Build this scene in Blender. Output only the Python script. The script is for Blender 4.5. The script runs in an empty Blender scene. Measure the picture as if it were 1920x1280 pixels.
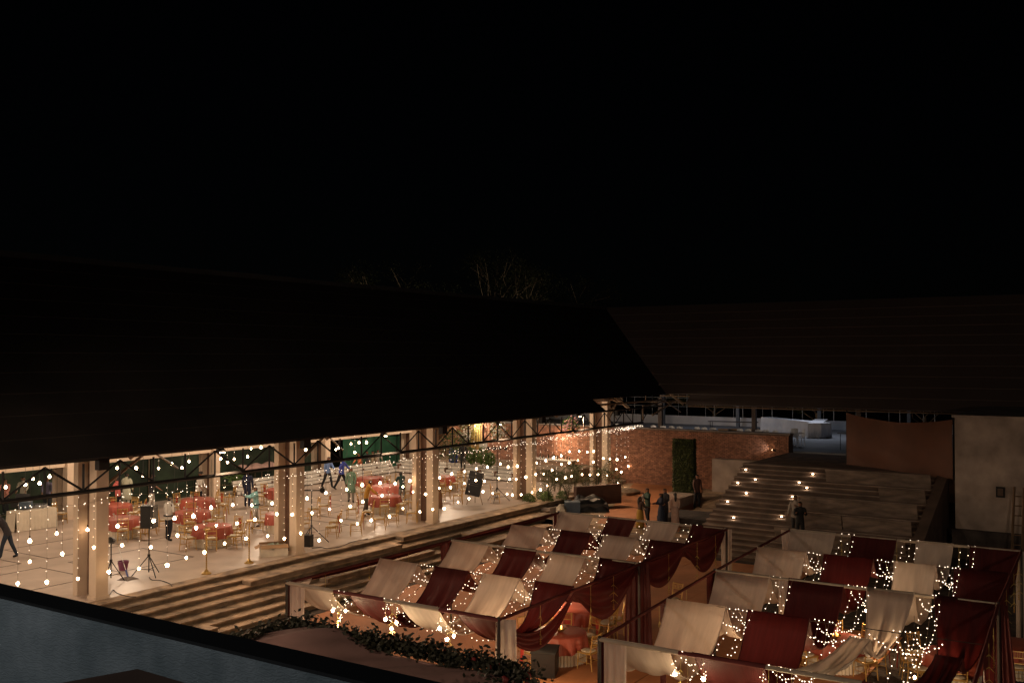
import bpy, math, random
import numpy as np
from mathutils import Vector, Matrix
random.seed(7); np.random.seed(7)
R = math.radians
scene = bpy.context.scene
col = scene.collection

# ---------------------------------------------------------------- camera
# world axes: x runs along the hall (away), y into the hall, z up, hall floor at z = 0
YAW = math.atan2(.5474, .8369)
PITCH = math.atan(32/1850)
F_PX = 1850.0
CAM = Vector((0, 0, 7.0))
fw = Vector((math.cos(PITCH)*math.cos(YAW), math.cos(PITCH)*math.sin(YAW), math.sin(PITCH)))
rt = Vector((math.sin(YAW), -math.cos(YAW), 0))
up = rt.cross(fw)
cam_d = bpy.data.cameras.new('camera'); cam = bpy.data.objects.new('camera', cam_d); col.objects.link(cam)
cam_d.sensor_width = 36; cam_d.lens = 36*F_PX/1920
cam_d.clip_start = .05; cam_d.clip_end = 2000
m4 = Matrix((rt, up, -fw)).transposed().to_4x4(); m4.translation = CAM
cam.matrix_world = m4
scene.camera = cam

# ---------------------------------------------------------------- world, moonlight, exposure
w = bpy.data.worlds.new('World'); scene.world = w; w.use_nodes = True
nt = w.node_tree; bg = nt.nodes['Background']
sky = nt.nodes.new('ShaderNodeTexSky'); sky.sky_type = 'NISHITA'; sky.sun_disc = False
sky.sun_elevation = R(35); sky.sun_rotation = R(200)
nt.links.new(sky.outputs[0], bg.inputs[0]); bg.inputs[1].default_value = .0001
sun_d = bpy.data.lights.new('moonlight', 'SUN'); sun_d.energy = .004; sun_d.angle = R(3); sun_d.color = (.8, .88, 1)
sun = bpy.data.objects.new('moonlight', sun_d); col.objects.link(sun)
sun.rotation_euler = (R(55), 0, R(-20))
scene.view_settings.view_transform = 'Standard'; scene.view_settings.look = 'None'
scene.view_settings.exposure = 0; scene.view_settings.gamma = 1
cy = scene.cycles
cy.max_bounces = 5; cy.diffuse_bounces = 3; cy.glossy_bounces = 2; cy.transmission_bounces = 3
cy.sample_clamp_indirect = 1.5; cy.sample_clamp_direct = 0; cy.use_denoising = True
cy.caustics_reflective = False; cy.caustics_refractive = False

# ---------------------------------------------------------------- helpers
def ray(px, py):
    return fw + rt*((px-960)/F_PX) + up*((640-py)/F_PX)
def hz(px, py, z):
    d = ray(px, py); t = (z-CAM.z)/d.z; p = CAM+d*t; return Vector((p.x, p.y, z))
def hy(px, py, y):
    d = ray(px, py); t = y/d.y; return CAM+d*t
def hx(px, py, x):
    d = ray(px, py); t = x/d.x; return CAM+d*t

MATS = {}
def mat(name, c, rough=.7, metal=0, var=.12, scale=3, bump=0, bscale=30, emit=None, estr=0, transl=0, c2=None, sheen=0, stretch=None, island=0, alpha=None):
    if name in MATS: return MATS[name]
    m = bpy.data.materials.new(name); m.use_nodes = True; n = m.node_tree; L = n.links
    b = n.nodes['Principled BSDF']
    b.inputs['Roughness'].default_value = rough; b.inputs['Metallic'].default_value = metal
    tc = n.nodes.new('ShaderNodeTexCoord'); mp = n.nodes.new('ShaderNodeMapping')
    L.new(tc.outputs['Object'], mp.inputs[0])
    if stretch: mp.inputs['Scale'].default_value = stretch
    no = n.nodes.new('ShaderNodeTexNoise'); no.inputs['Scale'].default_value = scale; no.inputs['Detail'].default_value = 6
    L.new(mp.outputs[0], no.inputs['Vector'])
    cr = n.nodes.new('ShaderNodeValToRGB')
    c2 = c2 or tuple(x*(1-2.2*var) for x in c)
    cr.color_ramp.elements[0].position = .3; cr.color_ramp.elements[1].position = .7
    cr.color_ramp.elements[0].color = (*[max(0, x) for x in c2], 1)
    cr.color_ramp.elements[1].color = (*[min(1, x*(1+var*.6)) for x in c], 1)
    L.new(no.outputs[0], cr.inputs[0]); out = cr.outputs[0]
    if island:
        g = n.nodes.new('ShaderNodeNewGeometry'); hv = n.nodes.new('ShaderNodeHueSaturation')
        mr = n.nodes.new('ShaderNodeMapRange'); mr.inputs['To Min'].default_value = 1-island; mr.inputs['To Max'].default_value = 1+island
        L.new(g.outputs['Random Per Island'], mr.inputs[0]); L.new(mr.outputs[0], hv.inputs['Value']); L.new(out, hv.inputs['Color']); out = hv.outputs[0]
    L.new(out, b.inputs['Base Color'])
    if bump:
        n2 = n.nodes.new('ShaderNodeTexNoise'); n2.inputs['Scale'].default_value = bscale; n2.inputs['Detail'].default_value = 5
        L.new(mp.outputs[0], n2.inputs['Vector'])
        bp = n.nodes.new('ShaderNodeBump'); bp.inputs['Strength'].default_value = bump; bp.inputs['Distance'].default_value = .02
        L.new(n2.outputs[0], bp.inputs['Height']); L.new(bp.outputs[0], b.inputs['Normal'])
    if emit:
        b.inputs['Emission Color'].default_value = (*emit, 1); b.inputs['Emission Strength'].default_value = estr
    if transl:
        t = n.nodes.new('ShaderNodeBsdfTranslucent'); L.new(out, t.inputs[0])
        mx = n.nodes.new('ShaderNodeMixShader'); mx.inputs[0].default_value = transl
        L.new(b.outputs[0], mx.inputs[1]); L.new(t.outputs[0], mx.inputs[2])
        L.new(mx.outputs[0], n.nodes['Material Output'].inputs[0])
    MATS[name] = m
    return m

class MB:
    def __init__(s): s.v = []; s.f = []
    def add(s, v, f):
        o = len(s.v); s.v += [tuple(p) for p in v]; s.f += [tuple(i+o for i in q) for q in f]; return s
    def box(s, c, d, rz=0, rx=0, ry=0):
        M = Matrix.Translation(c) @ Matrix.Rotation(rz, 4, 'Z') @ Matrix.Rotation(ry, 4, 'Y') @ Matrix.Rotation(rx, 4, 'X')
        x, y, z = [k/2 for k in d]
        v = [M @ Vector(p) for p in ((-x,-y,-z),(x,-y,-z),(x,y,-z),(-x,y,-z),(-x,-y,z),(x,-y,z),(x,y,z),(-x,y,z))]
        return s.add(v, [(0,3,2,1),(4,5,6,7),(0,1,5,4),(1,2,6,5),(2,3,7,6),(3,0,4,7)])
    def span(s, x0, x1, y0, y1, z0, z1):
        return s.box(((x0+x1)/2, (y0+y1)/2, (z0+z1)/2), (abs(x1-x0), abs(y1-y0), abs(z1-z0)))
    def tube(s, p0, p1, r0, r1=None, n=6, cap=True):
        p0 = Vector(p0); p1 = Vector(p1); r1 = r0 if r1 is None else r1
        d = (p1-p0)
        if d.length < 1e-6: return s
        d.normalize(); a = d.orthogonal().normalized(); b = d.cross(a)
        v = []
        for p, r in ((p0, r0), (p1, r1)):
            for k in range(n):
                t = 2*math.pi*(k+.5)/n; v.append(p + a*math.cos(t)*r + b*math.sin(t)*r)
        f = [(k, (k+1) % n, n+(k+1) % n, n+k) for k in range(n)]
        if cap: f += [tuple(range(n-1, -1, -1)), tuple(range(n, 2*n))]
        return s.add(v, f)
    def path(s, pts, r, n=4):
        for a, b in zip(pts[:-1], pts[1:]): s.tube(a, b, r, n=n, cap=False)
        return s
    def beam(s, p0, p1, w, h=None):      # square section
        return s.tube(p0, p1, w*.707, n=4)
    def lathe(s, prof, c=(0, 0, 0), n=16, amp=None):
        v = []; f = []
        for (r, z) in prof:
            for k in range(n):
                t = 2*math.pi*k/n; rr = r*(1+(amp(t, z) if amp else 0)); v.append((c[0]+rr*math.cos(t), c[1]+rr*math.sin(t), c[2]+z))
        m = len(prof)
        for i in range(m-1):
            for k in range(n):
                f.append((i*n+k, i*n+(k+1) % n, (i+1)*n+(k+1) % n, (i+1)*n+k))
        f.append(tuple(range(n-1, -1, -1))); f.append(tuple((m-1)*n+k for k in range(n)))
        return s.add(v, f)
    def octa(s, c, r, sz=1):
        x, y, z = c
        return s.add([(x+r,y,z),(x,y+r,z),(x-r,y,z),(x,y-r,z),(x,y,z+r*sz),(x,y,z-r*sz)],
                     [(0,1,4),(1,2,4),(2,3,4),(3,0,4),(1,0,5),(2,1,5),(3,2,5),(0,3,5)])
    def blob(s, c, r, rz=None, n=8, m=5):
        rz = rz or r
        return s.lathe([(max(.002, r*math.sin(math.pi*i/m)), -rz*math.cos(math.pi*i/m)) for i in range(m+1)], c, n)
    def grid(s, fn, nu, nv):
        v = [fn(i/nu, j/nv) for j in range(nv+1) for i in range(nu+1)]
        f = [(j*(nu+1)+i, j*(nu+1)+i+1, (j+1)*(nu+1)+i+1, (j+1)*(nu+1)+i) for j in range(nv) for i in range(nu)]
        return s.add(v, f)
    def mesh(s, name, m):
        me = bpy.data.meshes.new(name); me.from_pydata(s.v, [], s.f)
        if m: me.materials.append(m)
        me.update(); return me
    def build(s, name, m, parent=None, smooth=False, loc=None, kind=None):
        me = s.mesh(name, m)
        if smooth:
            me.polygons.foreach_set('use_smooth', [True]*len(me.polygons))
            if smooth != 'all':
                try: me.set_sharp_from_angle(angle=R(40))
                except Exception: pass
        o = bpy.data.objects.new(name, me); col.objects.link(o)
        if parent: o.parent = parent
        if loc is not None: o.location = loc
        if kind: o['kind'] = kind
        return o

def tag(o, label, cat, group=None):
    o['label'] = label; o['category'] = cat
    if group: o['group'] = group
    return o
def thing(name, label, cat, loc=(0, 0, 0), rz=0, group=None):
    o = bpy.data.objects.new(name, None); o.empty_display_size = .1; col.objects.link(o)
    o.location = loc; o.rotation_euler = (0, 0, rz)
    return tag(o, label, cat, group)
def struct(o): o['kind'] = 'structure'; return o
def copy_tree(o, parent=None):
    c = o.copy(); col.objects.link(c); c.parent = parent
    for ch in list(o.children): copy_tree(ch, c)
    return c
ORD = ['first','second','third','fourth','fifth','sixth','seventh','eighth','ninth','tenth','eleventh','twelfth','thirteenth','fourteenth','fifteenth','sixteenth','seventeenth','eighteenth','nineteenth','twentieth','twenty-first','twenty-second','twenty-third','twenty-fourth','twenty-fifth','twenty-sixth','twenty-seventh','twenty-eighth']
def lamp(kind, name, loc, power, color, parent=None, size=.1, rot=None, spot=None, blend=.6):
    d = bpy.data.lights.new(name, kind); d.energy = power; d.color = color
    if kind == 'AREA': d.shape = 'DISK'; d.size = size
    elif kind in ('POINT', 'SPOT'): d.shadow_soft_size = size
    if kind == 'SPOT': d.spot_size = R(spot or 120); d.spot_blend = blend
    o = bpy.data.objects.new(name, d); col.objects.link(o); o.location = loc
    if rot: o.rotation_euler = rot
    if parent: o.parent = parent
    return o
def aim(o, target):
    d = Vector(target)-o.location; o.rotation_euler = d.to_track_quat('-Z', 'Y').to_euler()

# ---------------------------------------------------------------- materials
plaster = mat('cream_plaster', (.72, .57, .43), .75, var=.06, scale=1.5, bump=.15, bscale=12)
brownp = mat('brown_paint', (.16, .085, .055), .7, var=.15)
steel = mat('dark_steel', (.012, .010, .010), .8, 0)
tansteel = mat('tan_painted_steel', (.25, .17, .11), .6)
roofm = mat('shaded_roof_sheet', (.016, .012, .011), .75, var=.25, scale=.5, bump=.2, bscale=6)  # same sheet as the far wing; hall slope's shade is put into the colour
roofr = mat('lit_roof_sheet', (.095, .069, .060), .72, var=.06, scale=.4, bump=.1, bscale=6)  # same roof sheet, made lighter in colour because this slope catches more light
floorm = mat('polished_floor', (.60, .48, .40), .36, var=.10, scale=.8, bump=.03, bscale=4)
inlay = mat('black_inlay', (.07, .05, .04), .4)
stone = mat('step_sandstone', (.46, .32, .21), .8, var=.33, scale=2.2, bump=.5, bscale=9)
stoned = mat('shaded_riser_concrete', (.27, .20, .14), .9, var=.25, scale=2.5, bump=.6, bscale=14)  # darker than the treads: the shade on the risers is in the colour
terr = mat('terracotta_paving', (.46, .18, .07), .75, var=.12, scale=.9, bump=.3, bscale=20)
soil = mat('dark_soil', (.07, .048, .036), .95, var=.35, scale=4, bump=.8, bscale=25)
sand = mat('pale_dusty_ground', (.42, .30, .20), .9, var=.25, scale=2, bump=.5, bscale=15)
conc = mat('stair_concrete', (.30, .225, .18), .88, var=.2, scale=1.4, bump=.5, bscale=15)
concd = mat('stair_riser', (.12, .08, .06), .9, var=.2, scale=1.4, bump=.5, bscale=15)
brickm = mat('brick_red', (.36, .165, .10), .85, var=.2, scale=6, bump=.3, bscale=40, island=.3)
mortar = mat('mortar', (.20, .13, .095), .95, var=.15, scale=8)
wallw = mat('whitewashed_wall', (.55, .55, .57), .85, var=.08, scale=1)
plasterd = mat('weathered_plaster', (.45, .36, .30), .9, var=.22, scale=1.1, bump=.4, bscale=8)
gold = mat('gold_chair_paint', (.62, .38, .12), .38, .35, var=.05)
brass = mat('brass', (.65, .42, .14), .3, .8, var=.1)
cushion = mat('ivory_cushion', (.72, .62, .46), .8, var=.05)
redcloth = mat('coral_red_satin', (.44, .095, .06), .45, var=.08, scale=2)
pinkcloth = mat('coral_pink_satin', (.75, .22, .16), .45, var=.08, scale=2)
redsash = mat('red_sash', (.50, .05, .035), .5)
skirtm = mat('ivory_table_skirt', (.72, .63, .50), .8, var=.05)
white = mat('white_paint', (.72, .68, .62), .6, var=.05)
creamf = mat('cream_chiffon', (.68, .57, .49), .7, var=.05, scale=2, transl=.45, bump=.5, bscale=7, stretch=(.6, 6, 1))
maroonf = mat('maroon_chiffon', (.085, .012, .012), .6, var=.1, scale=2, transl=.3, bump=.3, bscale=10, stretch=(.5, 8, 1))
blackp = mat('black_plastic', (.012, .012, .013), .45)
grille = mat('speaker_grille', (.02, .02, .02), .7, bump=.6, bscale=120)
leafd = mat('dark_leaf', (.07, .088, .025), .55, var=.3, scale=5, transl=.25, island=.35)
leafb = mat('bright_leaf', (.10, .17, .03), .5, var=.3, scale=5, transl=.3, island=.3)
leaft = mat('tree_leaf', (.10, .105, .05), .6, var=.3, scale=5, transl=.25, island=.4)
bark = mat('bark', (.38, .28, .19), .9, var=.3, scale=8)
netm = mat('green_shade_net', (.08, .26, .15), .8, var=.2, scale=1.2, transl=.3)
netd = mat('dark_green_net', (.035, .052, .030), .85, var=.3, scale=1.2, transl=.2)
box_card = mat('cardboard', (.45, .27, .14), .85)
box_white = mat('white_carton', (.70, .62, .50), .8)
skin = mat('brown_skin', (.26, .12, .07), .55, var=.05)
hairm = mat('black_hair', (.008, .007, .006), .5)
bulbm = mat('lit_warm_bulb', (1, .9, .8), .5, emit=(1, .66, .37), estr=26)
beadm = mat('lit_fairy_bead', (1, .9, .8), .5, emit=(1, .78, .58), estr=4.5)
wirem = mat('thin_wire', (.30, .22, .15), .5)
beadm.cycles.emission_sampling = 'NONE'
orange = mat('orange_tarpaulin', (.11, .032, .010), .7, var=.12, scale=1.2, transl=.1)
ply = mat('weathered_board', (.22, .165, .13), .85, var=.25, scale=1.5, bump=.3, stretch=(1, 1, 4))
slate = mat('chalkboard_dark', (.02, .02, .024), .7)
dryleaf = mat('dry_palm_ornament', (.55, .42, .12), .6)

# ---------------------------------------------------------------- ground and setting
g = MB().grid(lambda a, b: (-300+700*a, -300+700*b, -1.02), 40, 40).build('ground', soil); struct(g)
# terracotta paving under the left canopy, laid as long slabs
def slab_patch(name, x0, x1, y0, y1, z, m, nx, ny, gap=.012, th=.03):
    e = bpy.data.objects.new(name, None); col.objects.link(e); struct(e)
    base = MB().span(x0, x1, y0, y1, z-th-.02, z-th*.5).build('bedding', soil, e)
    me = MB().box((0, 0, 0), ((x1-x0)/nx-gap, (y1-y0)/ny-gap, th)).mesh('paving_slab', m)
    for i in range(nx):
        for j in range(ny):
            o = bpy.data.objects.new('paving_slab', me); col.objects.link(o); o.parent = e
            o.location = (x0+(i+.5)*(x1-x0)/nx, y0+(j+.5)*(y1-y0)/ny, z-th/2+random.uniform(-.003, .003))
    return e
slab_patch('courtyard_paving', 9, 37.3, 10.9, 22.1, -.995, terr, 10, 5)
slab_patch('canopy_walkway', 12, 30, 6.2, 10.88, -.998, terr, 6, 2)
slab_patch('flagstone_patch', 16, 27.5, -6, 2.6, -.998, mat('beige_flagstone', (.36, .27, .17), .85, var=.2), 6, 4)

# hall floor
hf = bpy.data.objects.new('hall_floor', None); col.objects.link(hf); struct(hf)
MB().span(6, 51.4, 25.75, 41.2, -1.3, -.03).build('floor_slab', floorm, hf)
TX = 1.2
tile_me = MB().box((0, 0, 0), (TX*2-.0015, TX*2-.0015, .03)).mesh('floor_tile', floorm)
for i in range(19):
    for j in range(7):
        x = 6+TX*(2*i+1); y = 25.76+1.1*(2*j+1)
        if x > 51.3: continue
        o = bpy.data.objects.new('floor_tile', tile_me); col.objects.link(o); o.parent = hf
        o.scale = (1, 2.1985/2.3985, 1); o.location = (x, y, -.015)
strip_a = MB().box((0, 0, 0), (2.9, .035, .006)).mesh('inlay_strip', inlay)
strip_b = MB().box((0, 0, 0), (.035, 2.9, .006)).mesh('inlay_strip', inlay)
for i in range(-1, 7):
    for j in range(2):
        if (i*3+j) % 4 == 3: continue
        cx = 21.65+4*i; cyy = 30.0+4*j
        if cyy > 40: continue
        for me, dx, dy in ((strip_a, 0, 1.42), (strip_a, 0, -1.42), (strip_b, 1.48, 0), (strip_b, -1.48, 0)):
            o = bpy.data.objects.new('inlay_strip', me); col.objects.link(o); o.parent = hf
            o.location = (cx+dx, cyy+dy, .0032 if me is strip_a else .0064)

# seven long steps between hall floor and courtyard
st = bpy.data.objects.new('courtyard_steps', None); col.objects.link(st); struct(st)
H, T = 1.0/7, .44
xe = [44, 41.9, 40.6, 39.6, 38.8, 38.0, 37.4]
for k in range(7):
    y1 = 25.74-T*k; z1 = -H*k
    n = 9; x0 = 9.0
    L = (xe[k]-x0)/n
    for i in range(n):
        jog = random.uniform(-.015, .015); xa = x0+i*L+.005; xb = x0+(i+1)*L-.005
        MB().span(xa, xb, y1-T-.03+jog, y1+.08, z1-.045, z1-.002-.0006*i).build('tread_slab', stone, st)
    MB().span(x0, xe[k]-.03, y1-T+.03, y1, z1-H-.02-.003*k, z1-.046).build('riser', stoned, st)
# loose extra blocks laid on some steps
for k, xa, xb in ((1, 30.2, 44), (3, 33.4, 40.0), (2, 22, 29.6), (4, 24.6, 30.5), (5, 33.2, 38.8), (6, 9.5, 19.2)):
    y1 = 25.74-T*k; z1 = -H*k
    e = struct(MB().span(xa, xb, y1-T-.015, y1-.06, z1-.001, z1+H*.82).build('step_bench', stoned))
    n = max(2, int((xb-xa)/1.8)); L = (xb-xa)/n
    for i in range(n):
        MB().span(xa+i*L+.006, xa+(i+1)*L-.006, y1-T-.04, y1-.05, z1+H*.82+.001, z1+H*.82+.035).build('bench_slab', stone, e)

# far side: small steps up to the path, path ramp, dirt
fs = bpy.data.objects.new('far_steps', None); col.objects.link(fs); struct(fs)
for k in range(4):
    for i in range(7):
        ya = 16.4+i*.96
        MB().span(37.6+.42*k, 38.08+.42*k, ya+.005, ya+.95, -1.02+.15*k, -.85+.15*k).build('stone_step', stone if k % 2 else conc, fs)
struct(MB().add([(39.2, 15, -.42), (45, 15, -.42), (45, 26, -.42), (39.2, 24, -.42), (52, 15, -.14), (52, 26.2, -.14)],
       [(0, 1, 2, 3), (1, 4, 5, 2)]).build('dirt_path', sand))
struct(MB().add([(39.3, 17.2, -.412), (45, 19, -.412), (45, 23.2, -.412), (39.3, 21.2, -.412), (51.3, 21, -.13), (51.3, 25.2, -.13)],
       [(0, 1, 2, 3), (1, 4, 5, 2)]).build('terracotta_path', terr))
# rumpled heap of sand edging the path
hp = MB()
for q in range(5):
    c = hz(1150+q*7, 918+q*1.5, -.25)
    hp.lathe([(.9-.1*q, -.2), (.6, .05), (.25, .12+.02*q), (.02, .14+.02*q)], (c.x, c.y, -.2), 9, lambda t, z: .25*math.sin(3*t+q))
struct(hp.build('sand_heap', sand, smooth=True))

# ---------------------------------------------------------------- brick wall helper
def brick_courses(xw, y0, y1, z0, z1, parent, th=.05, openings=()):
    mb = MB(); bh, bl = .078, .235; r = 0; z = z0+.004
    bk = MB()
    while z+bh < z1:
        y = y0 - (bl/2 if r % 2 else 0)
        while y < y1-.02:
            a = max(y, y0); b = min(y+bl-.014, y1)
            if b-a > .04:
                p = random.uniform(0, .012)
                X0, X1 = xw-th-p, xw
                o = len(bk.v)
                bk.v += [(X0, a, z), (X0, b, z), (X0, b, z+bh-.014), (X0, a, z+bh-.014), (X1, a, z), (X1, b, z), (X1, b, z+bh-.014), (X1, a, z+bh-.014)]
                bk.f += [(o, o+3, o+2, o+1), (o, o+1, o+5, o+4), (o+2, o+3, o+7, o+6), (o+1, o+2, o+6, o+5), (o, o+4, o+7, o+3)]
            y += bl
        z += bh; r += 1
    o = bk.build('brick_courses', brickm, parent); o['kind'] = 'stuff'; return o
bw = thing('brick_wall', 'long exposed red brick retaining wall running behind the hall columns and the green panel', 'wall')
MB().span(51.45, 51.95, 16.2, 41.5, -.6, 3.0).build('wall_core', mortar, bw)
brick_courses(51.45, 20.3, 41.5, -.5, 3.0, bw)
MB().span(51.25, 51.449, 16.2, 20.25, 1.55, 2.96).build('projecting_core', mortar, bw)
brick_courses(51.25, 16.2, 20.25, 1.6, 2.96, bw)
MB().span(51.35, 52.0, 16.15, 41.5, 3.001, 3.05).build('coping', mat('grey_coping', (.3, .26, .24), .8), bw)
bwl = MB().span(50.75, 51.15, 16.2, 20.25, -.9, 1.58).build('plaster_wall', plasterd)
tag(bwl, 'plain beige plaster wall between the green panel and the wide stairs', 'wall')

# upper terrace, its landing and back parapet
struct(MB().span(51.96, 71, -20, 42, 1.2, 2.1).build('upper_terrace', mat('grey_screed', (.30, .30, .31), .8, var=.12, scale=.7)))
struct(MB().span(44.62, 51.1, 7.0, 16.15, 1.0, 2.098).build('stair_landing', mat('reddish_soil', (.13, .075, .055), .95, var=.3, scale=2, bump=.6)))
par = MB().span(69, 69.25, 0, 42, 2.101, 2.72).build('terrace_parapet', wallw)
tag(par, 'long low whitewashed parapet at the back of the upper terrace', 'wall')
fr = thing('terrace_scaffold', 'thin pipe frame standing beyond the white terrace parapet under the far roof', 'scaffold')
for i in range(14):
    y = 8+2.2*i; pipe = mat('galvanised_pipe', (.35, .37, .38), .5, .2)
    MB().tube((70.2, y, 1.6), (70.2, y, 4.9), .035).build('upright', pipe, fr)
    MB().tube((70.2, y+.7, 1.6), (70.2, y+.7, 4.9), .02).build('upright', pipe, fr)
for z in (3.35, 4.0, 4.6):
    MB().tube((70.15, 8, z), (70.15, 38, z), .025).build('rail', pipe, fr)

# ---------------------------------------------------------------- wide stairs
ws = bpy.data.objects.new('wide_stairs', None); col.objects.link(ws); struct(ws)
NS, SH, ST_ = 19, 3.1/19, .372
def stair(k): return 44.6-ST_*k, 2.1-SH*k       # front edge x and tread z of step k
for k in range(NS):
    x, z = stair(k)
    for ya, yb in ((7.8, 10.6), (10.6, 13.4), (13.4, 16.3+.02*math.sin(k))):
        d = random.uniform(-.01, .01)
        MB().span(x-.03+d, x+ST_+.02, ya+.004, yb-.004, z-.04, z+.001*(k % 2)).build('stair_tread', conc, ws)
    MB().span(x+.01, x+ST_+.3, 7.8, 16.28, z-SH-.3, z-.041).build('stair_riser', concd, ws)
# step lights
sl = [(677, 690), (752, 750), (613, 800), (680, 865), (532, 950), (580, 1052), (963, 1078), (1050, 885), (1165, 828), (1103, 767), (1213, 712)]
names = ['top-left', 'second on the left', 'third on the left', 'fourth on the left', 'fifth on the left', 'lowest on the left', 'lowest in the middle', 'beside the men on the right', 'third on the right', 'second on the right', 'top-right']
for (a, b), nm in zip(sl, names):
    px, py = 1240+a/4.267, 720+b/4.267; best = None
    for k in range(NS):
        x, z = stair(k); zz = z-.07
        p = hx(px, py, x-.02)
        if best is None or abs(p.z-zz) < best[0]: best = (abs(p.z-zz), k, p.y)
    k = best[1]; x, z = stair(k)
    t = thing('step_light', f'small lit riser light, {nm} of the stairs', 'light', (x-.035, best[2], z-.075), group='lights set into the wide stairs')
    MB().box((.02, 0, 0), (.03, .16, .07)).build('housing', steel, t)
    MB().box((0, 0, 0), (.012, .075, .035)).build('lens', bulbm, t)
    lamp('POINT', 'glow', (-.07, 0, .02), 1.6, (1, .72, .48), t, .03)
# dark boards covering the right part of the stairs
for i, (k0, k1, ya, yb, tilt, lab) in enumerate((
        (2, 2, 7.9, 12.2, .04, 'uppermost long grey board lying across the dark right side of the stairs'),
        (5, 5, 7.9, 9.7, .25, 'short raised brown board leaning near the right end of the stairs'),
        (8, 8, 8.0, 12.6, .1, 'long grey board across the middle of the dark right stairs'),
        (11, 11, 8.0, 10.6, .05, 'right one of two grey boards below the middle of the stairs'),
        (11, 11, 10.65, 12.9, .05, 'left one of two grey boards below the middle of the stairs'),
        (14, 14, 8.0, 13.0, .02, 'lowest long grey board on the right part of the stairs'))):
    x, z = stair(k0)
    o = MB().box((0, 0, 0), (.05, yb-ya, .62), ry=-.25-tilt).build('board', ply, loc=(x-.12, (ya+yb)/2, z+.12))
    tag(o, lab, 'board', 'boards laid over the stairs')
sw = MB().add([(36.9, 7.75, -1), (44.6, 7.75, -1), (44.6, 7.75, 2.2), (36.9, 7.75, -.7), (36.9, 7.35, -1), (44.6, 7.35, -1), (44.6, 7.35, 2.2), (36.9, 7.35, -.7)],
              [(0,3,2,1),(4,5,6,7),(0,1,5,4),(1,2,6,5),(2,3,7,6),(3,0,4,7)]).build('stair_side_wall', concd)
tag(sw, 'rough sloping side wall along the right end of the wide stairs', 'wall')

# ---------------------------------------------------------------- the hall
hall = thing('banquet_hall', 'long open-sided banquet hall with cream columns under a dark sloping roof', 'building')
PX = [17.84+7.95*k for k in range(-1, 5)]
def column(x, y, name, h):
    c = MB().span(x-.4, x, y, y+.34, 0, h).span(x-.4, x, y+.9, y+1.12, 0, h).build(name, plaster, hall)
    MB().span(x-.07, x-.005, y+.341, y+.899, 0, h).build('brown_web', brownp, c)
    MB().span(x-.43, x+.03, y-.03, y+.37, 0, .09).build('plinth', plaster, c)
    return c
for x in PX:
    column(x, 25.83, 'column', 4.6)
    column(x, 39.7, 'column', 4.4)
MB().span(6, 51.4, 39.86, 40.2, 2.28, 4.6).build('rear_lintel', plaster, hall)
MB().span(6, 51.4, 25.95, 26.25, 4.61, 4.9).build('front_beam', plaster, hall)
# roof courses (front and rear slope)
SL = math.atan(.717)
def eaveZ(y): return 4.262+.717*(y-24.4)
NC = 11
def valley_x(y): return 55.0+(y-25.0)*.99
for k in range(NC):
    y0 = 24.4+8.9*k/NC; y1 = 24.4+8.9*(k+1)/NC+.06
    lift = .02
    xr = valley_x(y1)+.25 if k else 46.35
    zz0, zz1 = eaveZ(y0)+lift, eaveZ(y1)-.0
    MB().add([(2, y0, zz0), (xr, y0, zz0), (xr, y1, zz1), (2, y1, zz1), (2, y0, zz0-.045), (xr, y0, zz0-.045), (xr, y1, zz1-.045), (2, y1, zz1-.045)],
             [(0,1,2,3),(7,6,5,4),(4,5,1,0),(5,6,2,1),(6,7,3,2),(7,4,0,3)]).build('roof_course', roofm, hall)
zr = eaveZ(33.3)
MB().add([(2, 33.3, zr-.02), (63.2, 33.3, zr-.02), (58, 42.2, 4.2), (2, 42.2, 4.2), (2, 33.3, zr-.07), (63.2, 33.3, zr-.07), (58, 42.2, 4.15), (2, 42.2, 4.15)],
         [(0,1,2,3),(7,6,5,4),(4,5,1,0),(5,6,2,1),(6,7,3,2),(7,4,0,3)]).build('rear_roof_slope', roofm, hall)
rc = mat('ridge_metal', (.09, .08, .075), .7)
for i in range(12):
    xa = 2+i*5.1
    MB().add([(xa, 33.0, zr-.16), (xa+5.12, 33.0, zr-.16), (xa+5.12, 33.3, zr+.07+.02*(i % 2)), (xa, 33.3, zr+.07+.02*(i % 2)), (xa, 33.6, zr-.2), (xa+5.12, 33.6, zr-.2)],
             [(0, 1, 2, 3), (3, 2, 5, 4), (0, 3, 4), (1, 5, 2)]).build('ridge_cap', rc, hall)
# rafters: one at each column line, purlins under the open strip
for i, x in enumerate(PX+[57.0]):
    MB().beam((x-.2, 24.5, eaveZ(24.5)-.16), (x-.2, 33.2, eaveZ(33.2)-.16), .12).build('rafter', tansteel, hall)
    MB().beam((x-.2, 41.8, 4.1), (x-.2, 33.35, eaveZ(33.2)-.16), .12).build('rafter', tansteel, hall)
MB().beam((44.5, 24.38, 4.22), (53.6, 24.38, 4.22), .06).build('purlin', steel, hall)
MB().beam((44.5, 24.95, 4.52), (55.2, 24.95, 4.52), .08).build('purlin', tansteel, hall)
# eave truss
tr = MB().beam((6, 25.0, 3.30), (52.1, 25.0, 3.30), .085).build('eave_truss', steel, hall)
MB().beam((6, 25.0, 4.17), (52.1, 25.0, 4.17), .05).build('top_chord', steel, tr)
P7 = 8/7
for m in range(-2, 5):
    base = 19.9+8*m
    for q in range(7):
        x = base+q*P7
        if x > 52.2 or x < 7: continue
        MB().beam((x, 25.0, 3.34), (x, 25.0, 4.08), .055).build('vertical', steel, tr)
        if q < 6:
            lo, hi = (x, x+P7) if q % 2 == 0 else (x+P7, x)
            MB().beam((lo, 25.0, 3.34), (hi, 25.0, 4.08), .045).build('diagonal', steel, tr)
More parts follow.
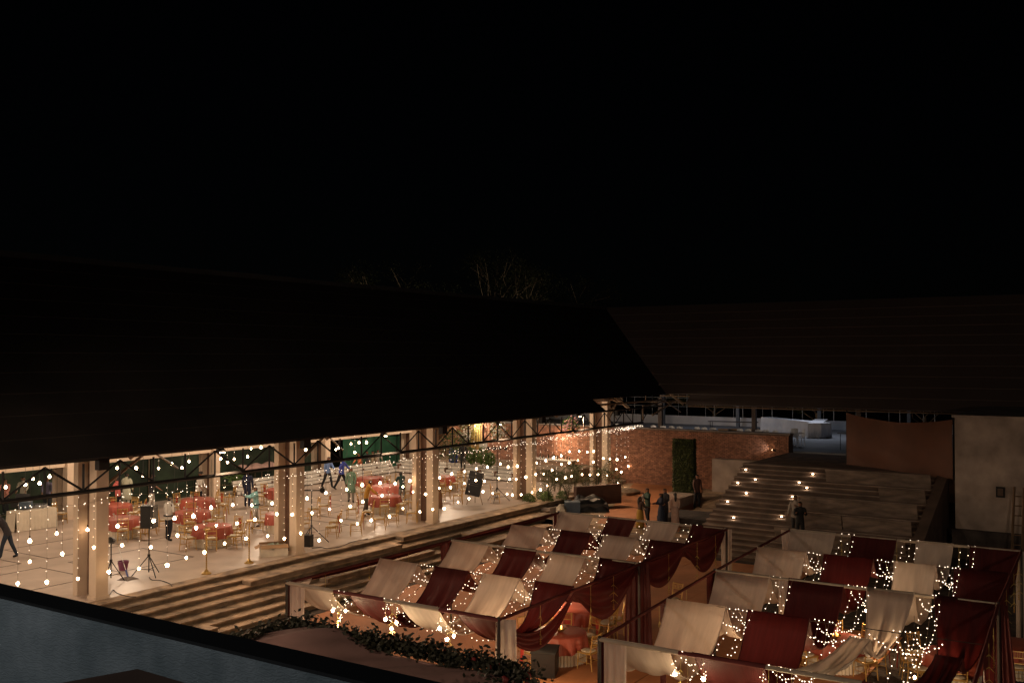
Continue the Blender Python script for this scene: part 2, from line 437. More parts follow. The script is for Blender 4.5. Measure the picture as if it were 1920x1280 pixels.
# dark brackets hanging where truss meets column line
for x in PX:
    MB().span(x-.95, x-.62, 24.9, 25.1, 3.86, 4.2).build('bracket', steel, hall)
    kb = MB().beam((x+.02, 26.2, 3.15), (x+2.3, 26.6, 4.35), .07).build('knee_brace', tansteel, hall)
    MB().beam((x+.02, 26.45, 3.0), (x+2.4, 26.85, 4.25), .06).build('brace_chord', tansteel, kb)
    MB().beam((x+1.9, 26.9, 4.3), (x+3.6, 27.3, 3.35), .05).build('brace_chord', tansteel, kb)
    for q in range(5):
        f = .15+.17*q
        MB().beam((x+.02+2.28*f, 26.2+.4*f, 3.15+1.2*f), (x+.02+2.38*f+.1, 26.45+.4*f, 3.0+1.25*f), .03).build('brace_lattice', tansteel, kb)
# loose members at the unfinished end
for a, b, wv in (((49.7, 25.2, 4.5), (49.7, 29.5, 6.2), .12), ((52.1, 25, 4.2), (55.4, 25.2, 4.4), .07), ((52.1, 25, 3.4), (52.1, 25, 4.3), .07), ((55, 25.2, 4.6), (56.6, 24.6, 3.7), .06),
                 ((53.3, 25.4, 4.4), (53.3, 25.4, 5.0), .05), ((54.2, 25.4, 3.6), (56.5, 24.9, 4.4), .1)):
    MB().beam(a, b, wv).build('end_member', tansteel, hall)
# ceiling of sheet underside seen from below is the same roof; lamps hang under it
for i, x in enumerate((10, 18, 26, 34, 42, 48.5)):
    for j, y in enumerate((29.5, 36.5)):
        t = thing('pendant_floodlight', f'lamp hanging under the hall roof, {ORD[i]} along in the {"front" if j == 0 else "rear"} row', 'lamp', (x, y, 4.75), group='lamps under the hall roof')
        MB().lathe([(.05, .25), (.12, .2), (.28, .02)], n=12).build('shade', steel, t)
        MB().tube((0, 0, .25), (0, 0, eaveZ(min(y, 66.6-y))-4.8), .012).build('cord', blackp, t)
        MB().lathe([(.02, -.06), (.09, -.02), (.09, .03), (.04, .06)], n=10).build('bulb', bulbm, t)
        lamp('POINT', 'lamp_light', (0, 0, -.25), 350 if j == 0 else 420, (1, .75, .53), t, .35)
# lamps under the eave that wash the steps
for i, x in enumerate((13.5, 21.5, 29.5, 37.5, 45)):
    t = thing('eave_floodlight', f'small floodlight tucked under the front eave, {ORD[i]} from the near end', 'lamp', (x, 25.25, 4.0), group='floodlights under the front eave')
    MB().box((0, .02, .05), (.24, .16, .1), rx=.5).build('housing', steel, t)
    MB().box((0, -.03, -.005), (.2, .1, .01), rx=.5).build('glass', bulbm, t)
    l = lamp('SPOT', 'flood_beam', (0, -.05, -.05), 980, (1, .64, .38), t, .12, spot=112, blend=.8)
    l.rotation_euler = (R(38), 0, 0); l.rotation_euler = Vector((0, -1.0, -.85)).to_track_quat('-Z', 'Y').to_euler()

# ---------------------------------------------------------------- right wing roof and posts
rw = thing('far_wing', 'long dark brown sloping roof on steel posts across the far side of the courtyard', 'building')
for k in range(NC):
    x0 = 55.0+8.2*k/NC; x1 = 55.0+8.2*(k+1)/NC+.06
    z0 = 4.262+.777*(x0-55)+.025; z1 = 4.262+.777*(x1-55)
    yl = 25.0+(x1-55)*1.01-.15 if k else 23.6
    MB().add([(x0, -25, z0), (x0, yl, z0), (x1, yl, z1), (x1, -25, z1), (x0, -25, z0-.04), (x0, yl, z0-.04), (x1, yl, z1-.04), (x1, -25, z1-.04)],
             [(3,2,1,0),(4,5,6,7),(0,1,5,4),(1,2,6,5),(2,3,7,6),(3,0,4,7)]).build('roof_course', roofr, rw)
MB().add([(63.2, -25, 10.6), (63.2, 40, 10.6), (72, 40, 4.6), (72, -25, 4.6)], [(0, 3, 2, 1)]).build('rear_roof_slope', roofr, rw)
for y in (25.5, 19.6, 13.7, 7.8, 1.9, -4):
    MB().span(55.5, 55.75, y-.12, y+.12, 2.1, 4.6).build('post', mat('rusty_post', (.10, .07, .06), .7), rw)
for y in (31, 25.2, 19.4, 13.6, 7.8):
    MB().span(68, 68.22, y-.11, y+.11, 2.1, 7.0).build('post', mat('blue_grey_post', (.10, .12, .15), .6), rw)
MB().beam((55.1, -20, 4.16), (55.1, 23.5, 4.16), .06).build('eave_edge', tansteel, rw)
MB().beam((55.7, 23.4, 4.72), (55.7, 25.6, 4.72), .05).build('bare_purlin', tansteel, rw)
MB().beam((55.2, 23.6, 4.35), (55.2, 26.4, 4.35), .04).build('bare_purlin', tansteel, rw)
# cool tube lamps in the far wing
for i, y in enumerate((26, 18)):
    t = thing('tube_lamp', f'white tube lamp under the far wing roof, {"left" if i == 0 else "right"} one', 'lamp', (62, y, 6.3), group='tube lamps in the far wing')
    MB().box((0, 0, .05), (.08, 1.2, .05)).build('batten', white, t)
    MB().tube((0, -.58, 0), (0, .58, 0), .02).build('tube', mat('cool_tube', (1, 1, 1), emit=(.8, .88, 1), estr=6), t)
    lamp('AREA', 'tube_light', (0, 0, -.05), 70, (.78, .85, 1), t, .8)

# white stuff on the terrace
for i, (a, b) in enumerate(((1025, 1.0), (1075, 1), (1140, 1), (1200, 1), (1222, 1), (1240, 1), (1254, 1), (1272, 1), (1302, 1), (1316, 1), (1334, 1))):
    pass
def plastic_chair_mesh():
    t = bpy.data.objects.new('plastic_chair', None); col.objects.link(t)
    wm = mat('white_plastic', (.75, .76, .78), .45)
    MB().box((0, 0, .43), (.44, .46, .035)).build('seat', wm, t)
    MB().grid(lambda a, b: (-.2-.06*b-.05*math.cos((a-.5)*3), (a-.5)*.46*(1-.25*b*b), .45+.42*b-.05*abs(a-.5)), 8, 6).build('backrest', wm, t, smooth='all')
    for sx in (-1, 1):
        for sy in (-1, 1):
            MB().tube((sx*.18, sy*.2, .42), (sx*.23, sy*.25, 0), .022, .016).build('leg', wm, t)
    for sy in (-1, 1):
        MB().path([(-.2, sy*.23, .66), (.1, sy*.25, .64), (.2, sy*.23, .43)], .018).build('armrest', wm, t)
    return t
pc0 = plastic_chair_mesh(); used = False
pcp = [1135, 1152, 1196, 1220, 1239, 1254, 1270, 1301, 1316, 1334, 1384, 1399, 1421, 1433, 1450]
for i, px in enumerate(pcp):
    p = hx(px, 804, 52.9)
    c = pc0 if i == 0 else copy_tree(pc0)
    c.scale = (1, 1, 1.13); c.location = (52.9+.1*(i % 2), p.y, 2.1); c.rotation_euler = (0, 0, math.pi+random.uniform(-.3, .3))
    tag(c, f'white plastic chair, {ORD[i]} from left of the row topping the brick wall', 'chair', 'plastic chairs along the brick wall')
for i, (px, py, a) in enumerate(((1488, 834, .5), (1499, 836, 2.2))):
    p = hz(px, py, 2.1); c = copy_tree(pc0); c.location = p; c.rotation_euler = (0, 0, a)
    tag(c, f'{"left" if i == 0 else "right"} white plastic chair of the pair beside the brick wall end', 'chair', 'pair of plastic chairs at the wall end')
def skirted_table(p0, p1, depth, h, name, label, m, top=None):
    p0 = Vector(p0); p1 = Vector(p1); d = (p1-p0); L = d.length
    t = thing(name, label, 'table', p0, math.atan2(d.y, d.x))
    MB().box((L/2, depth/2, h-.02), (L, depth, .04)).build('tabletop', top or m, t)
    per = [(0, 0), (L, 0), (L, depth), (0, depth), (0, 0)]
    seg = [L, depth, L, depth]; tot = sum(seg)
    def fn(a, b):
        s = a*tot; k = 0
        while k < 3 and s > seg[k]: s -= seg[k]; k += 1
        q = s/seg[k]; x = per[k][0]*(1-q)+per[k+1][0]*q; y = per[k][1]*(1-q)+per[k+1][1]*q
        w_ = .018*math.sin(a*tot*42)+.01*math.sin(a*tot*17); nrm = ((0, -1), (1, 0), (0, 1), (-1, 0))[k]
        e = .01+.05*(1-b)+w_*(1.2-b)
        return (x+nrm[0]*e, y+nrm[1]*e, .015+(h-.02)*b)
    MB().grid(fn, int(tot*22), 4).build('pleated_skirt', m, t, smooth='all')
    return t
whitecl = mat('white_table_cloth', (.70, .69, .70), .8, var=.04)
a = hz(1430, 829, 2.1); b = hz(1552, 840, 2.1)
skirted_table(hz(1427, 808, 2.1), hz(1538, 822, 2.1), .8, .95, 'buffet_table', 'long buffet table with pleated white skirt on the upper terrace', whitecl)
skirted_table(hz(1540, 822, 2.1), hz(1553, 812, 2.1), .8, .93, 'buffet_table', 'short white skirted table at the right end of the long buffet', whitecl)
def trestle(p0, p1, label, h=.78):
    p0 = Vector(p0); p1 = Vector(p1); d = p1-p0; L = d.length
    t = thing('folding_table', label, 'table', p0, math.atan2(d.y, d.x))
    dk = mat('dark_table_board', (.06, .045, .04), .6)
    MB().box((L/2, .35, h), (L, .7, .035)).build('tabletop', dk, t)
    for x in (.15, L-.15):
        for y in (.06, .64): MB().tube((x, y, h-.02), (x, y, 0), .018).build('leg', steel, t)
trestle(hz(1327, 812, 2.1), hz(1418, 815, 2.1), 'bare dark folding table standing behind the brick wall under the roof')
trestle(hz(1570, 843, 2.1), hz(1592, 845, 2.1), 'small dark folding table beside the orange tarpaulin', .9)
for i, px in enumerate((1352, 1370, 1398)):
    p = hx(px, 812, 56.5); bx_ = MB().box((0, 0, .33), (.5, .6, .66)).build('carton', box_card, loc=(57+.4*i, p.y, 2.1))
    tag(bx_, f'{("left", "middle", "right")[i]} brown carton of three under the bare folding table', 'carton', 'cartons on the terrace')

# orange tarpaulin
A = Vector((46.8, 12.1, 0)); B = Vector((43.9, 7.05, 0))
tp = thing('tarpaulin', 'orange tarpaulin hung as a screen at the top of the stairs', 'tarpaulin')
MB().grid(lambda a, b: (A.x+(B.x-A.x)*a+.10*math.sin(a*9+b*2)*(1-b)+.04*math.sin(b*9+a*5), A.y+(B.y-A.y)*a+.08*math.sin(a*13),
          2.05+2.45*b-(.28*math.sin(a*math.pi)*b)), 36, 14).build('sheet', orange, tp, smooth='all')
for q in (0, 1):
    P = A.lerp(B, q); MB().tube((P.x+.1, P.y, 2.0), (P.x+.1, P.y, 4.65), .04).build('pole', steel, tp)

# plaster building on the right
pb = thing('plaster_building', 'windowless building with weathered plaster wall at the right edge, ladder in front', 'building')
MB().span(43.3, 52, -14, 6.9, .15, 4.62).build('wall', plasterd, pb)
MB().span(43.1, 52, -14, 7.0, -1.02, .149).build('plinth', mat('dark_stone_plinth', (.07, .055, .05), .9, var=.3, scale=2, bump=.8), pb)
MB().span(43.2, 52, -14, 7.0, 4.621, 4.72).build('cornice', plasterd, pb)
p = hx(1876, 922, 43.3); MB().box((43.27, p.y, p.z), (.05, .32, .42)).build('vent', steel, pb)
MB().box((43.24, p.y, p.z), (.03, .2, .28)).build('vent_grille', concd, pb)
# ladder
p0 = hx(1898, 1035, 42.2); p1 = hx(1917, 1035, 42.2)
ld = thing('ladder', 'wooden ladder leaning against the plaster building at the right edge', 'ladder')
for p in (p0, p1):
    MB().beam((41.9, p.y, -1), (43.0, p.y, 2.0), .07).build('rail', mat('old_wood', (.16, .10, .06), .9), ld)
for q in range(8):
    f = .06+.118*q; MB().tube((41.9+1.1*f, p0.y, -1+3*f), (41.9+1.1*f, p1.y, -1+3*f), .022).build('rung', mat('old_wood', (.16, .10, .06), .9), ld)
c = hz(1805, 1005, -.6); lb = MB().box((0, 0, 0), (.06, .62, 1.0), rz=.35, ry=.25).build('plywood_sheet', ply, loc=(c.x, c.y, -.45)); tag(lb, 'grey plywood sheet leaning by the corner of the plaster building', 'board')
rb = MB()
for q in range(90):
    c = hz(random.uniform(1735, 1900), random.uniform(1010, 1040), -1)
    rb.box((c.x, c.y, -.95+random.random()*.2), (random.uniform(.1, .4), random.uniform(.05, .3), random.uniform(.05, .2)), rz=random.random()*3, rx=random.random(), ry=random.random())
o = rb.build('rubble', plasterd); o['kind'] = 'stuff'; tag(o, 'heap of broken stones and wood at the foot of the plaster building', 'rubble')

# green artificial hedge panel on its block
hp_ = hz(1283, 922, .05)
gp = thing('hedge_panel', 'tall narrow artificial green hedge panel standing on a stone block', 'hedge panel', (hp_.x, hp_.y, .05))
MB().box((0, 0, 1.38), (.34, 1.1, 2.74)).build('core', netd, gp)
lf = MB()
for q in range(5200):
    s_ = random.random()
    if s_ < .6: c = (-.18-random.random()*.05, random.uniform(-.57, .57), random.uniform(0, 2.78))
    elif s_ < .8: c = (random.uniform(-.2, .2), -.57-random.random()*.04, random.uniform(0, 2.78))
    else: c = (random.uniform(-.2, .2), random.choice((-1, 1))*.57, random.uniform(0, 2.8))
    d = Vector((random.gauss(0, 1), random.gauss(0, 1), random.gauss(0, 1))).normalized()*.045; e = d.orthogonal()*.5; c = Vector(c)
    lf.add([c-d, c+e, c+d, c-e], [(0, 1, 2, 3)])
o = lf.build('hedge_leaves', leafd, gp); o['kind'] = 'stuff'
blk = MB().span(hp_.x-.9, hp_.x+.5, hp_.y-.8, hp_.y+.65, -.6, .04).span(hp_.x-3.6, hp_.x-.9, hp_.y-.9, hp_.y-.65, -.6, .1).build('stone_block', plasterd); tag(blk, 'low rough stone block carrying the green hedge panel', 'block')
# rough stone walls between block and stairs
for i, (x0, x1, y0, y1, z1, lab) in enumerate(((43.5, 50.6, 16.5, 16.9, .1, 'low dark stone wall alongside the left edge of the stairs'), (41, 43.4, 16.5, 19.0, -.1, 'dark square stone planter at the foot of the stairs'))):
    o = MB().span(x0, x1, y0, y1, -.6, z1).build('stone_wall', mat('dark_stone_plinth', (.07, .055, .05)), ); tag(o, lab, 'wall')

# ---------------------------------------------------------------- hall interior: white tiered counter
wt = thing('white_tiers', 'white stepped timber tiers in an L shape at the far corner of the hall', 'tiered stand')
for k in range(4):
    z0 = .02+.17*k
    MB().span(47+.22*k, 47.1+.22*k, 30.6, 39.6+.0*k, z0+.05, z0+.17).build('plank', white, wt)
    MB().span(47+.22*k, 47.24+.22*k, 30.6, 39.4, z0+.171, z0+.19).build('plank', white, wt)
    MB().span(34.5, 46.9, 39.25+.12*k, 39.33+.12*k, z0+.05, z0+.17).build('plank', white, wt)
    MB().span(34.5, 46.9, 39.25+.12*k, 39.38+.12*k, z0+.171, z0+.19).build('plank', white, wt)
for y in np.arange(30.8, 39.4, 1.2):
    MB().span(47.12, 47.9, y, y+.06, 0, .5).build('frame_post', brownp, wt)
for x in np.arange(34.6, 46.8, 1.2):
    MB().span(x, x+.06, 39.4, 39.68, 0, .5).build('frame_post', brownp, wt)
pf = MB().span(47.95, 51.2, 27.5, 39.6, -.2, .72).build('planted_platform', stoned); tag(pf, 'raised platform behind the white tiers carrying plants and boxes', 'platform')

# plants -------------------------------------------------
def leaf_cloud(mb, c, rad, n, size, squash=1):
    for _ in range(n):
        while True:
            p = Vector((random.uniform(-1, 1), random.uniform(-1, 1), random.uniform(-1, 1)))
            if .25 < p.length < 1: break
        q = Vector(c)+Vector((p.x*rad, p.y*rad, p.z*rad*squash))
        d = Vector((random.gauss(0, 1), random.gauss(0, 1), random.gauss(0, .8))).normalized()*size*random.uniform(.6, 1.2); e = d.orthogonal().normalized()*size*.4
        mb.add([q-d, q+e, q+d, q-e], [(0, 1, 2, 3)])
def frond_mesh(L, droop, rise, nl=16, lw=.035, ll=.42):
    mb = MB(); pts = []
    for i in range(11):
        t = i/10; pts.append(Vector((L*t*(1-.25*t), 0, rise*math.sin(t*1.9)-droop*t*t*t)))
    mb.path(pts, .012, 4)
    for i in range(nl):
        t = .18+.8*i/nl; k = min(9, int(t*10)); p = pts[k].lerp(pts[k+1], t*10-k); d = (pts[k+1]-pts[k]).normalized()
        for sgn in (-1, 1):
            tip = p+(Vector((0, sgn, 0))*.8+d*.75+Vector((0, 0, -.22)))*ll*math.sin(math.pi*min(1, t*.85+.12))
            mid = p.lerp(tip, .5)+Vector((0, 0, .02)); e = d*lw
            mb.add([p, mid+e, tip, mid-e], [(0, 1, 2, 3)])
    return mb
def palm(loc, h, label, nf=8, m=None, group='palms', scale=1):
    t = thing('potted_palm', label, 'palm', loc, random.random()*6, group)
    MB().lathe([(.13, 0), (.18, .25), (.19, .28)], n=10).build('pot', concd, t)
    me = [frond_mesh(h*.72*random.uniform(.85, 1.1), h*.22*random.uniform(.6, 1.2), h*.35, 11, .014, .17*h).mesh('frond', m or leafd) for _ in range(3)]
    for i in range(nf):
        o = bpy.data.objects.new('frond', me[i % 3]); col.objects.link(o); o.parent = t
        o.location = (0, 0, .25+.02*i); o.rotation_euler = (0, -random.uniform(.35, 1.2), 2.4*i)
        s_ = random.uniform(.75, 1.1); o.scale = (s_, s_, s_)
    for i in range(3): MB().tube((random.uniform(-.05, .05), 0, .2), (random.uniform(-.12, .12), random.uniform(-.1, .1), h*.45), .025, .015).build('stem', bark, t)
    return t
palm_spots = [(1028, 945, 2.0), (1050, 930, 1.9), (1078, 925, 2.1), (1098, 935, 1.6), (1120, 932, 2.1), (1142, 925, 2.2), (1155, 930, 1.7), (1065, 940, 1.5), (1040, 925, 1.7)]
pl_names = ['leftmost', 'third from left', 'fourth from left', 'fifth from left', 'sixth from left', 'second from right, tallest', 'rightmost', 'short front', 'second from left']
for (px, py, h), nm in zip(palm_spots, pl_names):
    palm(hz(px, py+6, -.3), h*1.3, f'{nm} feathery palm of the cluster by the hall corner', group='palms by the hall corner')
# dark planter screen among palms
c0 = hz(1066, 955, -.4); c1 = hz(1160, 948, -.4)
sc = MB().box(((c0.x+c1.x)/2+.4, (c0.y+c1.y)/2, .2), (.3, (c0-c1).length*.9, .95), rz=math.atan2(c1.y-c0.y, c1.x-c0.x)-math.pi/2).build('planter_trough', mat('brown_planter', (.10, .05, .035), .8)); tag(sc, 'tall brown planter trough standing among the palms', 'planter')
# concrete planter with round bushes
pa = hz(978, 950, -.35); pt = thing('concrete_planter', 'square concrete planter box at the end of the courtyard steps', 'planter', (0, 0, 0))
q0 = hz(1008, 962, -.55)
X0, Y0, X1, Y1 = q0.x-.5, q0.y-1.0, q0.x+2.2, q0.y+1.0
for a in ((X0, X1, Y0, Y0+.12), (X0, X1, Y1-.12, Y1), (X0, X0+.12, Y0+.121, Y1-.121), (X1-.12, X1, Y0+.121, Y1-.121)):
    MB().span(*a, -1, -.15).build('side_wall', plasterd, pt)
MB().span(X0+.12, X1-.12, Y0+.12, Y1-.12, -.9, -.25).build('soil_fill', soil, pt)
for i, (fx, fy, r) in enumerate(((.18, .75, .33), (.4, .4, .36), (.6, .75, .34), (.8, .3, .33), (.85, .78, .3))):
    t = thing('round_bush', f'clipped round bush, {("leftmost", "second", "middle", "fourth", "rightmost")[i]} in the concrete planter', 'bush', (X0+(X1-X0)*fx, Y0+(Y1-Y0)*fy, -.25), group='round bushes in the planter')
    mb = MB(); leaf_cloud(mb, (0, 0, r), r, 900, .045); mb.build('foliage', leafb, t)['kind'] = 'stuff'
    MB().tube((0, 0, 0), (0, 0, r), .03).build('stem', bark, t)
# blue crate and black covered sofa
c = hz(1073, 960, -.42); o = thing('blue_crate', 'blue-grey box with pale lining next to the black covered seat', 'crate', c, -.95)
MB().box((0, 0, .25), (.7, .6, .5)).build('body', mat('blue_grey_paint', (.07, .10, .14), .7), o); MB().box((0, 0, .515), (.72, .62, .03)).build('lid', mat('pale_lid', (.16, .22, .28), .6), o)
c = hz(1105, 957, -.42); o = thing('covered_sofa', 'low sofa wrapped in black sheet beside the blue box', 'sofa', c, -.95)
MB().grid(lambda a, b: ((a-.5)*1.9, (b-.5)*1.0, .05+.5*min(1, 5*min(a, 1-a, b, 1-b))+.06*math.sin(a*17+b*5)+(.15 if b > .7 else 0)), 22, 14).build('cover', blackp, o, smooth='all')
MB().box((0, 0, .2), (1.7, .85, .38)).build('base', blackp, o)
c = hz(1052, 962, -.42); o = MB().lathe([(.28, 0), (.3, .2), (.12, .42), (.03, .45)], n=9, amp=lambda t, z: .2*math.sin(2*t)).build('cloth_bundle', box_white, loc=c, smooth=True); tag(o, 'crumpled pale cloth bundle left of the blue box', 'cloth')

# interior greenery and decor at far end
def shrub(px, py, z, r, h, label, m=leafd, group='shrubs behind the tiers'):
    c = hz(px, py, z); t = thing('shrub', label, 'shrub', c, 0, group)
    mb = MB(); leaf_cloud(mb, (0, 0, h*.6), r, 500, .09, h*.5/r); mb.build('foliage', m, t)['kind'] = 'stuff'
    MB().tube((0, 0, 0), (0, 0, h*.6), .03).build('stem', bark, t)
for i, (px, py, r, h, m) in enumerate(((822, 872, .7, 2.3, leafd), (838, 874, .8, 2.6, leafd), (853, 872, .7, 2.0, leafb), (885, 874, .35, 1.0, leafb), (905, 876, .4, 1.1, leafb), (918, 878, .35, .9, leafb), (870, 872, .5, 1.6, leafd))):
    shrub(px, py, .72, r, h, f'{ORD[i]} shrub from left behind the white tiers', m)
o = thing('blue_barrel', 'tall blue plastic barrel standing behind the white tiers', 'barrel', hz(850, 866, .72))
MB().lathe([(.26, 0), (.28, .1), (.28, .85), (.24, .9)], n=16).build('drum', mat('blue_plastic', (.02, .05, .25), .4), o, smooth=True); MB().lathe([(.27, .88), (.27, .94)], n=16).build('lid', blackp, o)
def box_thing(name, px, py, z, dims, m, label, cat, rz=0, lidm=None):
    o = thing(name, label, cat, hz(px, py, z), rz)
    MB().box((0, 0, dims[2]/2), dims).build('body', m, o)
    MB().box((0, 0, dims[2]+.012), (dims[0]*1.04, dims[1]*1.04, .02)).build('lid', lidm or m, o); return o
box_thing('grey_crate', 875, 864, .72, (.5, .95, .4), mat('grey_crate_paint', (.35, .30, .27), .8), 'wide pale grey crate on the platform behind the white tiers', 'crate')
box_thing('wooden_box', 893, 866, .72, (.4, .4, .38), mat('dark_wood', (.09, .05, .03), .7), 'small dark wooden box next to the wide grey crate', 'box')
# flower wall decor at the far end: bright lit
def flower_cluster(c, r, n, label, m=None, sq=1.0):
    t = thing('flower_arrangement', label, 'flowers', c)
    mb = MB(); leaf_cloud(mb, (0, 0, 0), r*1.1, n, .07, sq); mb.build('foliage', leafb, t)['kind'] = 'stuff'
    mb = MB()
    for _ in range(n//6):
        p = Vector((random.gauss(0, .45), random.gauss(0, .45), random.gauss(0, .45)))*r
        mb.blob((p.x-.08, p.y, p.z*sq), .05, n=6, m=4)
    mb.build('blossoms', m or white, t)['kind'] = 'stuff'
flower_cluster((51.1, hx(880, 815, 51.1).y, hx(880, 812, 51.1).z), .75, 500, 'white flower cluster high on the end wall above the tiers')
flower_cluster((51.1, hx(935, 805, 51.1).y, hx(935, 805, 51.1).z), .7, 500, 'green and white flower cluster on the brick end wall')
flower_cluster((50.4, hx(1071, 798, 50.4).y, hx(1071, 798, 50.4).z), .5, 420, 'pink and white flower ball hanging near the last column', mat('pink_blossom', (.6, .3, .3), .7))
yb = thing('bead_curtain', 'pale yellow hanging bead curtain on the end wall beside the flowers', 'curtain', (50.9, hx(893, 830, 50.9).y, .8))
for i in range(8): MB().tube((0, (i-4)*.13, 0), (0, (i-4)*.13, 2.6), .022).build('bead_string', mat('yellow_garland', (.65, .5, .15), .6), yb)
# white vase-like lamp
o = thing('white_fan', 'round white pedestal fan in front of the bead curtain', 'fan', hz(906, 872, .72))
MB().tube((0, 0, 0), (0, 0, 1.0), .02).build('pole', white, o); MB().lathe([(.22, -.02), (.26, 0), (.22, .02)], n=16).build('base_disc', white, o)
f = MB().tube((-.05, 0, 1.2), (.05, 0, 1.2), .27, n=16).build('cage', white, o)
# bar counter with bottles right of fourth pillar
bc = thing('bar_counter', 'pale bar counter in front of the lit brick wall', 'counter', hz(1030, 893, 0), math.pi/2)
MB().box((0, 0, .5), (3.2, .6, 1.0)).build('front_panel', mat('counter_wood', (.35, .22, .14), .6), bc); MB().box((0, 0, 1.03), (3.4, .75, .05)).build('counter_top', white, bc)
bcl = bc.location
for i in range(12):
    o = thing('bottle', f'dark bottle, {ORD[i]} from left on the bar counter', 'bottle', (bcl.x+random.uniform(-.15, .2), bcl.y+1.45-.26*i, 1.056), group='bottles on the bar counter')
    MB().lathe([(.035, 0), (.038, .17), (.014, .23), (.014, .3)], n=8).build('glass', mat('dark_bottle_glass', (.03, .04, .02), .15), o); MB().lathe([(.016, .301), (.016, .325)], n=6).build('cap', brass, o)
# wall washers on brick
def spot_thing(loc, target, power, color, label, ang=80, sz=.05):
    t = thing('spotlight', label, 'lamp', loc)
    l = lamp('SPOT', 'beam', (0, 0, 0), power, color, t, sz, spot=ang, blend=.8)
    d = Vector(target)-Vector(loc); l.rotation_euler = d.to_track_quat('-Z', 'Y').to_euler(); l.location = d.normalized()*.08
    MB().tube(-d.normalized()*.12, d.normalized()*.05, .05, .065, n=10).build('housing', steel, t)
    MB().tube(d.normalized()*.052, d.normalized()*.06, .055, n=10).build('glass', bulbm, t)
spot_thing((50.0, 30.3, 2.5), (51.4, 29.2, 1.7), 300, (1, .70, .42), 'spotlight washing the brick wall behind the bar', 120)
spot_thing((50.4, 36.2, 2.9), (51.3, 35.2, 2.4), 260, (1, .8, .6), 'spotlight aimed at the flowers on the end wall', 110)
spot_thing((50.9, 16.9, 2.2), (51.25, 18.3, 2.45), 22, (1, .9, .8), 'white spotlight at the landing edge shining along the brick wall', 70)
spot_thing((50.0, 25.6, .0), (48.5, 23.2, -.2), 60, (1, .7, .42), 'low lamp behind the palms lighting the path edge', 140)

# ---------------------------------------------------------------- behind the hall
struct(MB().span(-10, 75, 41.3, 60, -1.0, -.45).build('back_lawn', mat('back_grass', (.05, .055, .03), .95, var=.3, scale=4)))
nf = thing('net_fence', 'dark green shade-net fence closing off the back of the hall', 'fence')
for i in range(9):
    xa = 8+4.2*i
    MB().grid(lambda a, b: (xa+4.15*a, 44.5+.12*math.sin(a*9+i), -.45+3.9*b-.25*math.sin(a*math.pi)*b), 14, 6).build('net_panel', netd, nf, smooth='all')
    MB().tube((xa, 44.6, -.45), (xa, 44.6, 3.6), .04).build('post', tansteel, nf)
ng = thing('bright_net', 'bright green shade net hung on posts behind the counter staff', 'net')
for i, (xa, xb) in enumerate(((46.5, 49.5), (49.5, 54.5))):
    MB().grid(lambda a, b: (xa+(xb-xa)*a, 43.2+.15*math.sin(a*6+i*2), -.4+2.5*b-.35*math.sin(a*math.pi)*b), 12, 6).build('net_panel', netm, ng, smooth='all')
    MB().tube((xb, 43.25, -.45), (xb, 43.25, 2.6), .035).build('post', tansteel, ng)
for i, x in enumerate((12, 20.5, 28.5, 36.5, 44.5)):  # unseen lamps added outside to brighten the net and the garden trees
    t = thing('rear_fill_lamp', f'added fill lamp on the rear lintel, {ORD[i]} from the near end', 'lamp', (x, 40.3, 3.3), group='added fill lamps on the rear lintel')
    MB().box((0, 0, 0), (.2, .12, .14)).build('housing', steel, t)
    q = lamp('SPOT', 'beam', (0, .1, -.05), 420, (1, .80, .55), t, .1, spot=165, blend=.5); q.rotation_euler = Vector((0, 1, -.15)).to_track_quat('-Z', 'Y').to_euler()
t = thing('tree_fill_light', 'added unseen fill light shining up into the large tree behind the hall', 'lamp', (54, 45.5, -.3))  # lamp added so the tree's limbs show above the ridge
MB().box((0, 0, 0), (.2, .2, .12)).build('housing', steel, t)
q = lamp('SPOT', 'beam', (0, 0, .1), 3200, (1, .82, .6), t, .1, spot=150, blend=.6); q.rotation_euler = Vector((8, 1, 8)).to_track_quat('-Z', 'Y').to_euler()
l = thing('net_fill_light', 'added fill lamp on a short post lighting the green net', 'lamp', (50, 41.6, 3.6))  # unseen lamp added to light the net behind the hall
MB().box((0, 0, 0), (.2, .1, .15)).build('housing', steel, l); MB().tube((0, .1, 0), (0, .1, -4), .03).build('post', steel, l)
q = lamp('SPOT', 'beam', (0, 0, -.1), 120, (1, .85, .6), l, .08, spot=130); q.rotation_euler = Vector((0, .8, -1)).to_track_quat('-Z', 'Y').to_euler()

